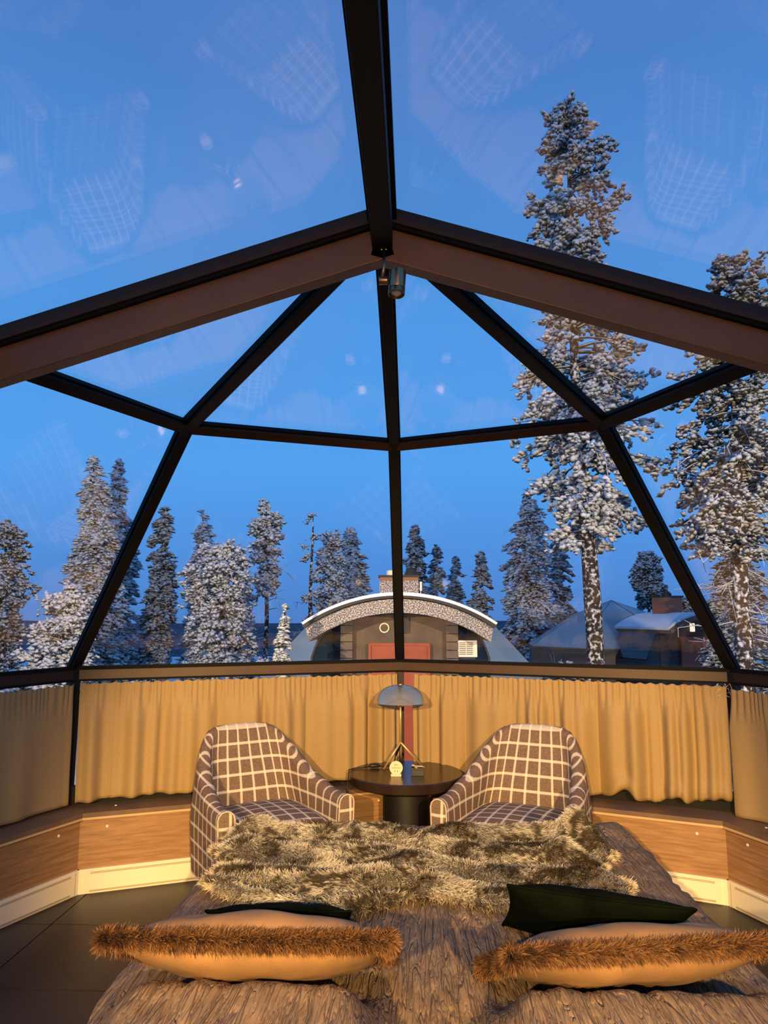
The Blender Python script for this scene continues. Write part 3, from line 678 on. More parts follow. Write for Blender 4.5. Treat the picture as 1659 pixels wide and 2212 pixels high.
# ------------------------------------------------------------------ cushions
def cushion_grid(w, h, T, n=60, dent=0.0, seed=0):
    u = np.linspace(-1, 1, n)[:, None] + np.zeros((1, n)); v = np.linspace(-1, 1, n)[None, :] + np.zeros((n, 1))
    # pinched corners: sides bow inward a little
    x = u * w / 2 * (1 - 0.07 * (1 - v ** 2) * np.abs(u) ** 3 * 1.0); y = v * h / 2 * (1 - 0.08 * (1 - u ** 2) * np.abs(v) ** 3)
    th = T / 2 * ((1 - np.abs(u) ** 2.4).clip(0) ** 0.55) * ((1 - np.abs(v) ** 2.4).clip(0) ** 0.55)
    z = th * (1 + 0.10 * (vn(u * 3 + seed, v * 3, 41) - .5) + dent * 0)
    return u, v, x, y, z
def cushion(name, label, loc, rot, w, h, T, m, trim_fur=True, seed=0):
    t = thing(name, label, 'cushion', loc, rot)
    n = 56; u, v, x, y, z = cushion_grid(w, h, T, n, seed=seed)
    g = np.random.default_rng(seed + 50)
    wr = 0.004 * np.sin(u * 9 + 3 * vn(u * 3, v * 3, 42 + seed)) * (1 - u ** 2) * (1 - v ** 2)
    top = np.stack([x, y, z + wr], -1).reshape(-1, 3); bot = np.stack([x, y, -z + wr], -1).reshape(-1, 3)
    F = grid_faces(n, n); V = np.concatenate([top, bot]); FF = np.concatenate([F, F[:, ::-1] + n * n])
    np_mesh('cover', V, FF, m, t)
    per = [(x[i, 0], y[i, 0]) for i in range(n)] + [(x[-1, j], y[-1, j]) for j in range(n)] + [(x[i, -1], y[i, -1]) for i in range(n - 1, -1, -1)] + [(x[0, j], y[0, j]) for j in range(n - 1, -1, -1)]
    per = np.array(per)
    if trim_fur:
        ns = 29000
        k = g.integers(0, len(per), ns); q = per[k] + (per[(k + 1) % len(per)] - per[k]) * g.random((ns, 1))
        tng = per[(k + 2) % len(per)] - per[(k - 2) % len(per)]; tng /= np.linalg.norm(tng, axis=1)[:, None] + 1e-9
        outw = np.stack([tng[:, 1], -tng[:, 0]], 1)
        an = g.uniform(-1.35, 1.35, ns)
        Nn = np.stack([outw[:, 0] * np.cos(an), outw[:, 1] * np.cos(an), np.sin(an)], 1)
        P = np.stack([q[:, 0], q[:, 1], 0 * q[:, 0]], 1) + Nn * 0.010
        f = vn(q[:, 0] * 45, q[:, 1] * 45 + an * 2, 44 + seed); f2 = vn(q[:, 0] * 14, q[:, 1] * 14, 45)
        dkk = np.clip((0.6 * f + .4 * f2 - .42) * 5, 0, 1)[:, None]
        tip = np.array([0.22, 0.105, 0.040]) * (0.45 + .7 * g.random((ns, 1))) * (1 - dkk) + np.array([.045, .018, .008]) * dkk
        fr = strands('fur_trim', P, Nn, np.stack([0.35 * tng[:, 0], 0.35 * tng[:, 1], 0 * an], 1), 0.013 + 0.015 * g.random(ns), 0.0011 + 0.0007 * g.random(ns), np.tile([.035, .014, .006], (ns, 1)), tip, t, seed=seed + 9)
    else:
        mb = MB(); pts = [(p[0], p[1], 0) for p in per[::3]]; mb.tube(pts + [pts[0]], 0.004, 6); mb.build('piping', m, t, True, local=True)
    return t
cushion('suede_cushion', 'tan suede cushion with shaggy brown fur trim, left half of the bed', (-0.275, 1.84, 0.700), (R(-27), R(0), R(1.5)), 0.62, 0.42, 0.145, M['suede'], True, 1)
cushion('suede_cushion', 'tan suede cushion with shaggy brown fur trim, in front of the green velvet one', (0.60, 1.88, 0.680), (R(-27), R(-1), R(6)), 0.62, 0.42, 0.13, M['suede'], True, 2)
cushion('velvet_cushion', 'dark green velvet cushion leaning behind the right suede cushion', (0.60, 2.18, 0.648), (R(-38), R(4), R(-6)), 0.49, 0.34, 0.10, M['velvet'], False, 3)
cushion('velvet_cushion', 'dark green velvet cushion almost hidden behind the left suede cushion', (-0.28, 2.175, 0.622), (R(-34), R(0), R(2)), 0.40, 0.26, 0.08, M['velvet'], False, 4)

# ------------------------------------------------------------------ armchairs
def armchair(label, loc, rz, group):
    t = thing('armchair', label, 'armchair', loc, (0, 0, rz), group)
    Wd, yF, yB, rc, th = 0.315, -0.335, 0.30, 0.15, 0.085   # centre line of the shell in plan
    pl = []
    for yy in np.linspace(yF, yB - rc, 16): pl.append((Wd, yy))
    for an in np.linspace(0, 90, 11)[1:]: pl.append((Wd - rc + rc * math.cos(R(an)), yB - rc + rc * math.sin(R(an))))
    for xx in np.linspace(Wd - rc, -(Wd - rc), 17)[1:]: pl.append((xx, yB))
    for an in np.linspace(90, 180, 11)[1:]: pl.append((-(Wd - rc) + rc * math.cos(R(an)), yB - rc + rc * math.sin(R(an))))
    for yy in np.linspace(yB - rc, yF, 16)[1:]: pl.append((-Wd, yy))
    pl = np.array(pl); sl = np.concatenate([[0], np.cumsum(np.linalg.norm(np.diff(pl, axis=0), axis=1))]); sl -= sl[-1] / 2
    tg = np.gradient(pl, axis=0); tg /= np.linalg.norm(tg, axis=1)[:, None]; nr = np.stack([tg[:, 1], -tg[:, 0]], 1)
    q = np.abs(sl)
    ztop = 0.555 + 0.06 * sstep(0.75, 0.45, q) + 0.235 * sstep(0.53, 0.20, q) - 0.012 * (q / .25).clip(0, 1) ** 2 * (q < .25)
    z0, zi = 0.145, 0.36
    rows = []  # (offset factor, z function)
    n1, n2 = 9, 9
    V = []; UV = []
    for i in range(len(pl)):
        col = []
        zt = ztop[i]
        for j in range(n1): col.append((+1, z0 + (zt - 0.04 - z0) * j / (n1 - 1)))
        for an in (30, 60, 90, 120, 150): col.append((math.cos(R(an)), zt - 0.04 + 0.04 * math.sin(R(an))))
        for j in range(n2): col.append((-1, zt - 0.04 - (zt - 0.04 - zi) * j / (n2 - 1)))
        acc = 0; pv = None
        for (o, z) in col:
            bk = float(sstep(-0.10, 0.26, pl[i, 1]))
            kz = (z - 0.40) / 0.45
            thk = th / 2 * (1 - 0.15 * max(kz, 0))
            if o < 0: thk += 0.018 * bk * math.exp(-((z - 0.52) / 0.14) ** 2)   # padded inner back
            x = pl[i, 0] + nr[i, 0] * thk * o; y = pl[i, 1] + nr[i, 1] * thk * o
            x *= 1 - 0.26 * max(kz, 0) ** 1.15 * bk - 0.03 * max(-kz, 0)
            y += 0.13 * max(kz, 0) * bk - 0.07 * max(-kz, 0) * bk
            x *= 1 + 0.05 * float(sstep(0.1, -0.3, pl[i, 1])) * max(0, (z - .2) / .4)
            if pv is not None: acc += 0.0
            V.append((x, y, z)); pv = (x, y, z)
            UV.append((sl[i] / 0.082 + 0.5, (z + (0.03 * (1 - o) if abs(o) < 1 else (0.06 if o < 0 else 0))) / 0.082 + 0.2))
    V = np.array(V); nr_ = n1 + 5 + n2
    F = grid_faces(len(pl), nr_)
    np_mesh('shell', V, F[:, ::-1], M['plaid'], t, True, None, UV)
    # arm fronts
    for side in (0, len(pl) - 1):
        ring = V[side * nr_:(side + 1) * nr_]
        poly = [tuple(p) for p in ring]
        # taper the inner side down to the floor of the shell
        poly.append((ring[-1][0], ring[-1][1], z0))
        cen = np.mean(poly, axis=0)
        vs = [np.array(p) for p in poly] + [np.array(cen) + np.array([0, -0.012, 0])]
        m_ = len(poly); fs = [(i, (i + 1) % m_, m_) for i in range(m_)]
        if side != 0: fs = [f[::-1] for f in fs]
        uv = [((p[0]) / 0.082 + 0.75, p[2] / 0.082 + 0.2) for p in vs]
        np_mesh('arm_front', np.array(vs), np.array(fs), M['plaid'], t, True, None, uv)
        mb = MB(); mb.tube([tuple(np.array(p) + np.array([0, -0.003, 0])) for p in poly[:-1]], 0.0042, 6)
        mb.build('piping', M['piping'], t, True, local=True)
    # front apron under the seat
    ap = MB().box((0, yF + 0.045, 0.235), (2 * (Wd - th / 2) + 0.01, 0.06, 0.18))
    o = ap.build('apron', M['plaid'], t, bevel=0.012, local=True)
    l = o.data.uv_layers.new(name='UVMap')
    for lp in o.data.loops:
        c = o.data.vertices[lp.vertex_index].co; l.data[lp.index].uv = (c.x / 0.082 + 0.5, c.z / 0.082 + 0.2)
    # back plate closing the shell below the inner lining
    # seat cushion
    n = 26; u = np.linspace(-1, 1, n)[:, None] + np.zeros((1, n)); v = np.linspace(-1, 1, n)[None, :] + np.zeros((n, 1))
    sw, sd_ = 0.272, 0.31
    cx = np.sign(u) * np.abs(u) ** 0.9 * sw * (1 - 0.05 * np.abs(v) ** 6); cy = -0.045 + np.sign(v) * np.abs(v) ** 0.9 * sd_ * (1 - 0.06 * np.abs(u) ** 6)
    dz = (1 - np.abs(u) ** 7).clip(0) ** .4 * (1 - np.abs(v) ** 7).clip(0) ** .4
    zt = 0.385 + 0.05 * dz + 0.028 * (1 - u ** 2) * (1 - v ** 2); zb = 0.36 - 0.05 * dz
    VV = np.concatenate([np.stack([cx, cy, zt], -1).reshape(-1, 3), np.stack([cx, cy, zb], -1).reshape(-1, 3)])
    uv = VV[:, :2] / 0.082 + 0.25
    FF = grid_faces(n, n); np_mesh('seat_cushion', VV, np.concatenate([FF, FF[:, ::-1] + n * n]), M['plaid'], t, True, None, uv)
    MB().box((0, -0.02, 0.20), (0.56, 0.56, 0.10)).build('seat_frame', M['bedbase'], t, local=True)
    for sx in (-.27, .27):
        for y in (-0.27, 0.20):
            MB().lathe([(0.016, 0), (0.024, 0.16), (0.0001, 0.16)], (sx, y, 0), 14).build('leg', M['legw'], t, True, local=True)
    return t
armchair('brown plaid armchair left of the round table, half behind the fur throw', (-0.72, 4.03, 0.0), R(33), 'plaid armchairs beside the round table')
armchair('brown plaid armchair right of the round table, half behind the fur throw', (0.655, 4.02, 0.0), R(-24), 'plaid armchairs beside the round table')

# ------------------------------------------------------------------ round table with lamp, sign, little box
TX, TY, TZ, TR = 0.045, 4.50, 0.55, 0.345
t = thing('side_table', 'round dark brown side table between the two plaid armchairs', 'table', (TX, TY, 0))
MB().lathe([(TR - 0.006, TZ - 0.058), (TR, TZ - 0.052), (TR, TZ - 0.006), (TR - 0.006, TZ), (0.0001, TZ)], (TX, TY, 0), 96).build('table_top', M['table'], t, 'auto')
MB().lathe([(0.14, 0.02), (0.14, TZ - 0.058), (0.0001, TZ - 0.058)], (TX, TY - 0.03, 0), 48).build('column', M['tdark'], t, 'auto')
MB().lathe([(0.19, 0.0), (0.19, 0.02), (0.0001, 0.022)], (TX, TY - 0.03, 0), 48).build('foot_plate', M['tdark'], t, 'auto')

LX, LY = 0.012, 4.56
t = thing('table_lamp', 'brass table lamp with mushroom dome shade and forked legs', 'lamp', (LX, LY, TZ))
fork = Vector((LX, LY, 0.715))
MB().tube([fork, (LX, LY, 1.0)], 0.0065, 12).build('pole', M['brass'], t, True)
for (x, y) in ((LX - 0.105, LY + 0.0), (LX + 0.135, LY + 0.075), (LX + 0.0, LY + 0.16)):
    MB().tube([fork, Vector((x, y, TZ + 0.004))], 0.006, 12).build('leg', M['brass'], t, True)
MB().lathe([(0.0001, 0.93), (0.019, 0.93), (0.019, 0.985), (0.0001, 0.985)], (LX, LY, 0), 20).build('lamp_socket', M['brass'], t, 'auto')
prof = []
prof = [(0.172, 0.957), (0.166, 0.972), (0.156, 0.990), (0.142, 1.009), (0.124, 1.027), (0.102, 1.042), (0.076, 1.053), (0.046, 1.060), (0.018, 1.063), (0.0001, 1.064)]
inner = [(max(r - 0.004, 0.0001), z - 0.004) for r, z in prof[::-1]]; inner[-1] = (0.168, 0.957)
MB().lathe(prof[::1] + inner, (LX, LY, 0), 64).build('shade', M['brassd'], t, 'auto')
MB().lathe([(0.006, 1.060), (0.012, 1.0655), (0.0001, 1.068)], (LX, LY, 0), 16).build('finial', M['brass'], t, True)
MB().tube([(LX, LY, 0.705), (LX - 0.01, LY + 0.01, 0.69), (LX - 0.03, LY + 0.03, 0.63)], [0.006, 0.011, 0.006], 10).build('cable_grip', M['cable'], t, True)
MB().tube([(LX - .028, LY + .03, .632), (LX - .05, LY + .05, .575), (LX - .09, LY + .05, .560), (LX - .14, LY + .05, .562)], 0.0035, 8).build('cable', M['cable'], t, True)
MB().tube([(LX - .13, LY + .05, .563), (LX - .142, LY + .05, .565), (LX - .185, LY + .04, .565), (LX - .20, LY + .035, .563)], [0.004, 0.012, 0.012, 0.004], 12).build('cable_switch', M['cable'], t, True)
MB().tube([(LX - .195, LY + .035, .562), (LX - .24, LY + .02, .556), (LX - .29, LY + .01, .555), (LX - .318, LY - .02, .553), (LX - .322, LY - .06, .48), (LX - .305, LY - .11, .33), (LX - .325, LY - .12, .26), (LX - .30, LY - .13, .17), (LX - .30, LY - .13, .09)], 0.0032, 8).build('cable', M['cable'], t, True)
t = thing('power_strip', 'black power strip on the floor left of the table', 'power strip', (-0.26, 4.40, 0))
MB().box((-0.26, 4.42, 0.06), (0.16, 0.05, 0.05)).build('casing', M['cable'], t, bevel=0.006)
MB().box((-0.26, 4.42, 0.018), (0.18, 0.07, 0.036)).build('stand', M['cable'], t)

SX, SY = -0.012, 4.395
t = thing('wooden_sign', 'small round pale wooden sign with burnt lettering on the table', 'sign', (SX, SY, TZ))
ry = Matrix.Rotation(R(90), 3, 'X')
MB().lathe([(0.0001, -0.003), (0.0385, -0.003), (0.0395, -0.002), (0.0395, 0.002), (0.0385, 0.003), (0.0001, 0.003)], (SX, SY, TZ + 0.046), 48, ry).build('disc', M['signw'], t, 'auto')
MB().box((SX, SY, TZ + 0.006), (0.062, 0.032, 0.012)).build('foot', M['signw'], t, bevel=0.001)
def text(body, size, x, z):
    c = bpy.data.curves.new('lettering', 'FONT'); c.body = body; c.size = size; c.align_x = 'CENTER'; c.extrude = 0.0004; c.fill_mode = 'BOTH'
    tmp = bpy.data.objects.new('lettering', c); COL.objects.link(tmp)
    dg = bpy.context.evaluated_depsgraph_get(); me = bpy.data.meshes.new_from_object(tmp.evaluated_get(dg))
    COL.objects.unlink(tmp); bpy.data.objects.remove(tmp)
    o = link('lettering', me, M['ink'], t); me.materials.clear(); me.materials.append(M['ink'])
    o.rotation_euler = (R(90), 0, 0); o.location = (x - SX, -0.0036, z - TZ)
text('Eco', 0.0145, SX, TZ + 0.060); text('compliments', 0.0112, SX, TZ + 0.043)
for sg in (-1, 1):
    mb = MB(); pts = [Vector((SX + sg * (0.005 + 0.004 * math.cos(an)), SY - 0.0035, TZ + 0.026 + 0.006 * math.sin(an))) for an in np.linspace(-1.3, 1.3, 9)]
    mb.tube(pts, [0.0004, .001, .0016, .002, .0022, .002, .0016, .001, .0004], 6); mb.build('leaf_mark', M['ink'], t, True)
t = thing('card_box', 'small black box right of the round wooden sign on the table', 'box', (0.115, 4.41, TZ))
MB().box((0.117, 4.425, TZ + 0.022), (0.074, 0.06, 0.044)).build('body', M['boxb'], t, bevel=0.002)
MB().box((0.117, 4.425, TZ + 0.038), (0.076, 0.062, 0.012)).build('lid', M['boxb'], t, bevel=0.002)
mb = MB(); mb.tube([(0.080, 4.405, TZ + .056), (0.088, 4.405, TZ + .060), (0.100, 4.41, TZ + .053), (0.118, 4.415, TZ + .051), (0.140, 4.41, TZ + .053), (0.158, 4.40, TZ + .0485)], [0.003, 0.006, 0.005, 0.0055, 0.0045, 0.001], 10)
t = thing('carved_ornament', 'small carved wooden bird ornament lying on the black box', 'ornament', (0.115, 4.41, TZ + .044))
mb.build('body', M['twig'], t, True)
mb = MB(); mb.tube([(0.098, 4.40, TZ + .052), (0.108, 4.395, TZ + .047), (0.116, 4.39, TZ + .046)], [0.004, 0.005, 0.001], 8); mb.build('wing', M['twig'], t, True)

# ------------------------------------------------------------------ outside: ground and hills
def gz(y): return np.interp(y, [0, 6, 15, 25, 45, 120], [-.7, -.9, -1.6, -2.3, -3.4, -6])
xs = np.concatenate([np.linspace(-60, -16, 23), np.linspace(-15, 15, 61), np.linspace(16, 60, 23)]); ys = np.concatenate([np.linspace(-12, 4, 17), np.linspace(4.6, 40, 60), np.linspace(42, 130, 30)])
GX, GY = np.meshgrid(xs, ys, indexing='ij')
GZ = gz(GY) + 0.25 * (vn(GX * .3, GY * .3, 61) - .5) * sstep(5, 9, GY) + 0.10 * (vn(GX * 1.1, GY * 1.1, 62) - .5) * sstep(5, 8, GY) - 0.12
o = np_mesh('ground', np.stack([GX, GY, GZ], -1).reshape(-1, 3), grid_faces(len(xs), len(ys)), M['snow'])
tag(o, 'snow covered ground sloping away outside the igloo', 'ground', kind='structure')
for i, (yy, z, h, lab) in enumerate(((420, -14, 9.0, 'dark wooded hillside beyond the trees'), (760, -14, 7.0, 'pale blue far ridge on the horizon'))):
    hx = np.linspace(-700, 700, 90); top = z + h + 3.0 * (vn(hx * .006, 0 * hx, 65 + i) - .5) * 2
    V = np.concatenate([np.stack([hx, 0 * hx + yy, top], 1), np.stack([hx, 0 * hx + yy - 150, 0 * hx + z - 12], 1), np.stack([hx, 0 * hx + yy + 120, 0 * hx + z - 12], 1)])
    n = len(hx); a = np.arange(n - 1)
    F = np.concatenate([np.stack([a, a + n, a + n + 1, a + 1], 1), np.stack([a, a + 1, a + 2 * n + 1, a + 2 * n], 1)])
    o = np_mesh('hills', V, F, M['hill']); tag(o, lab, 'hills', kind='structure')

# ------------------------------------------------------------------ trees
def ico(l):
    bm = bmesh.new(); bmesh.ops.create_icosphere(bm, subdivisions=l, radius=1.0)
    V = np.array([v.co[:] for v in bm.verts]); F = np.array([[v.index for v in f.verts] for f in bm.faces]); bm.free(); return V, F
ICO = {1: ico(1), 2: ico(2)}
ICO[0] = (np.array([[1, 0, 0], [-1, 0, 0], [0, 1, 0], [0, -1, 0], [0, 0, 1], [0, 0, -1.]]), np.array([[0, 2, 4], [2, 1, 4], [1, 3, 4], [3, 0, 4], [2, 0, 5], [1, 2, 5], [3, 1, 5], [0, 3, 5]]))
def blob_mesh(P, Dd, size, elong, level, g, flat=0.8):
    V0, F0 = ICO[level]; n = len(P); m = len(V0)
    d = Dd / (np.linalg.norm(Dd, axis=1)[:, None] + 1e-9)
    up = np.tile([0, 0, 1.0], (n, 1)) + g.normal(0, .25, (n, 3)); s = np.cross(d, up); s /= np.linalg.norm(s, axis=1)[:, None] + 1e-9; u = np.cross(s, d)
    jit = 1 + g.normal(0, 0.20, (n, m, 1))
    L = V0[None] * jit
    X = (L[..., 0:1] * elong[:, None, None]) * d[:, None] + L[..., 1:2] * s[:, None] + L[..., 2:3] * flat * u[:, None]
    X = P[:, None] + X * size[:, None, None]
    F = (F0[None] + (np.arange(n) * m)[:, None, None]).reshape(-1, 3)
    return X.reshape(-1, 3), F
def tube_mesh(paths, radii, ns=4):
    n, K, _ = paths.shape
    t = np.gradient(paths, axis=1); t /= np.linalg.norm(t, axis=2)[..., None] + 1e-9
    ref = np.array([0.31, 0.17, 0.93]); a = np.cross(t, ref); a /= np.linalg.norm(a, axis=2)[..., None] + 1e-9; b = np.cross(t, a)
    an = np.arange(ns) * 2 * np.pi / ns
    V = paths[:, :, None] + radii[:, :, None, None] * (a[:, :, None] * np.cos(an)[:, None] + b[:, :, None] * np.sin(an)[:, None])
    i, k, j = np.meshgrid(np.arange(n), np.arange(K - 1), np.arange(ns), indexing='ij'); j2 = (j + 1) % ns
    o = i * K * ns
    F = np.stack([o + k * ns + j, o + k * ns + j2, o + (k + 1) * ns + j2, o + (k + 1) * ns + j], -1).reshape(-1, 4)
    return V.reshape(-1, 3), F

def tree(label, x, y, z0, H, lean, prof, style, nbr, nbl, bs, level=1, tr=0.12, seed=0, group=None, fmat='foliage', extra_bare=0, crown_from=None, wob=0.06):
    g = np.random.default_rng(seed + 100)
    t = thing('pine_tree' if style != 'spruce' else 'spruce_tree', label, 'tree', (x, y, float(z0)), group=group)
    def trunk_at(h):
        f = np.asarray(h) / H
        return np.stack([lean * f + wob * np.sin(f * 7 + seed) * f * (1 - f) * 4, wob * np.cos(f * 5 + seed) * f, np.asarray(h, float)], -1)
    hs = np.linspace(-0.3, H * 0.985, 26); rad = tr * (1 - np.clip(hs / H, 0, 1)) ** 0.8 + 0.012
    V, F = tube_mesh(trunk_at(hs)[None], rad[None] * (1 + 0.06 * g.normal(size=26)[None]), 14)
    np_mesh('trunk', V, F, M['bark'], t)
    hp = np.array([p[0] for p in prof][::-1]); rl = np.array([p[1] for p in prof][::-1]); rr = np.array([p[2] for p in prof][::-1])
    lo = hp[0] if crown_from is None else crown_from
    # branches
    hB = lo + (H * 0.985 - lo) * g.random(nbr) ** 0.95
    az = g.uniform(0, 2 * np.pi, nbr)
    ca = np.cos(az); RL = np.interp(hB, hp, rl); RR = np.interp(hB, hp, rr)
    Rm = np.where(ca > 0, RR, RL) * np.abs(ca) + 0.5 * (RL + RR) * (1 - np.abs(ca))
    Lb = Rm * (0.55 + 0.5 * g.random(nbr))
    if style == 'pine': Lb = Lb * (0.45 + 0.85 * vn(az * 1.3 + seed, hB * 1.1, 71))
    if style == 'spruce': lift, droop = g.uniform(-0.15, 0.25, nbr), g.uniform(0.35, 0.75, nbr)
    else: lift, droop = g.uniform(0.05, 0.55, nbr), g.uniform(0.15, 0.65, nbr)
    K = 5; tt = np.linspace(0, 1, K)[None, :]
    st = trunk_at(hB); dirs = np.stack([ca, np.sin(az), 0 * az], 1); perp = np.stack([-np.sin(az), ca, 0 * az], 1)
    bendp = g.normal(0, .12, (nbr, 1)) * tt ** 2 + g.normal(0, .03, (nbr, K)) * tt
    def along(q, idx):
        return st[idx] + dirs[idx] * (Lb[idx] * q)[:, None] + np.stack([0 * q, 0 * q, Lb[idx] * (lift[idx] * q - droop[idx] * q ** 2)], 1)
    paths = st[:, None] + dirs[:, None] * (Lb[:, None] * tt)[..., None] + perp[:, None] * (bendp * Lb[:, None])[..., None]
    paths[..., 2] += Lb[:, None] * (lift[:, None] * tt - droop[:, None] * tt ** 2)
    br = (0.010 + 0.016 * Lb[:, None]) * (1 - 0.75 * tt) * (tr / 0.12) ** 0.5
    allp = [paths]; allr = [br]
    # twigs on the branches
    ntw = nbr * (6 if style == 'pine' else 2)
    ib = g.integers(0, nbr, ntw); q0 = g.uniform(.3, .95, ntw); p0 = along(q0, ib)
    tw_d = dirs[ib] * g.uniform(.2, 1, (ntw, 1)) + perp[ib] * g.normal(0, .8, (ntw, 1)) + np.stack([0 * q0, 0 * q0, g.uniform(-.9, .35, ntw)], 1)
    tw_d /= np.linalg.norm(tw_d, axis=1)[:, None]; Lt = Lb[ib] * g.uniform(.15, .42, ntw) + 0.05
    tp = p0[:, None] + tw_d[:, None] * (Lt[:, None] * tt)[..., None]; tp[..., 2] -= (Lt[:, None] * 0.25 * tt ** 2)
    allp.append(tp); allr.append((0.010 * (1 - .6 * tt)) * np.ones((ntw, 1)) * (0.6 + 0.5 * (tr / 0.12) ** .5))
    if extra_bare:
        nb_ = extra_bare; hb = g.uniform(H * .12, lo + 0.35 * (H - lo), nb_); azb = g.uniform(0, 2 * np.pi, nb_); s2 = trunk_at(hb)
        d2 = np.stack([np.cos(azb), np.sin(azb), g.uniform(-.35, .25, nb_)], 1); Lx = g.uniform(.35, 1.25, nb_)
        bp = s2[:, None] + d2[:, None] * (Lx[:, None] * tt)[..., None] + g.normal(0, .035, (nb_, K, 3)) * tt[..., None]
        bp[..., 2] -= Lx[:, None] * .25 * tt ** 2 - 0.12 * Lx[:, None] * np.sin(tt * 5 + azb[:, None]) * tt
        allp.append(bp); allr.append(np.tile(0.022 * (1 - .7 * tt), (nb_, 1)))
        i3 = g.integers(0, nb_, nb_ * 4); q3 = g.integers(2, K, nb_ * 4); s3 = bp[i3, q3]
        d3 = d2[i3] * .6 + g.normal(0, .6, (nb_ * 4, 3)); L3 = g.uniform(.12, .4, nb_ * 4)
        allp.append(s3[:, None] + d3[:, None] * (L3[:, None] * tt)[..., None]); allr.append(np.tile(0.010 * (1 - .5 * tt), (nb_ * 4, 1)))
    V, F = tube_mesh(np.concatenate(allp), np.concatenate(allr), 4)
    np_mesh('branches', V, F, M['branch'], t, kind='stuff')
    # foliage
    if nbl:
        if style == 'spruce':
            w = Lb / Lb.sum(); ib = g.choice(nbr, nbl, p=w); q = g.random(nbl) ** 0.7
            P = along(q, ib); sp = Lb[ib] * 0.24 * (1.15 - q * .8)
            P = P + perp[ib] * (g.normal(0, 1, nbl) * sp)[:, None]
            P[:, 2] += g.uniform(-.20, .03, nbl) * np.minimum(Lb[ib], .8) + g.normal(0, .03, nbl)
            Dd = dirs[ib] + perp[ib] * g.normal(0, .7, (nbl, 1)) + np.stack([0 * q, 0 * q, g.uniform(-.8, .1, nbl)], 1)
            el = g.uniform(1.2, 2.2, nbl); sz = bs * g.uniform(.55, 1.25, nbl); fl = .65
        else:
            # tufts sit along the outer half of the twigs, thicker at their tips
            k = g.integers(0, ntw, nbl); q = 0.25 + 0.85 * g.random(nbl) ** 0.75
            P = p0[k] + tw_d[k] * (Lt[k] * q)[:, None]; P[:, 2] -= Lt[k] * .25 * q ** 2
            P = P + g.normal(0, 1, (nbl, 3)) * np.array([.85, .85, .65]) * bs * 0.9
            Dd = tw_d[k] + g.normal(0, .45, (nbl, 3)); el = g.uniform(1.0, 1.7, nbl); sz = bs * g.uniform(.5, 1.25, nbl); fl = .85
        V, F = blob_mesh(P, Dd, sz, el, level, g, fl)
        np_mesh('foliage', V, F, M[fmat], t, kind='stuff')
    return t

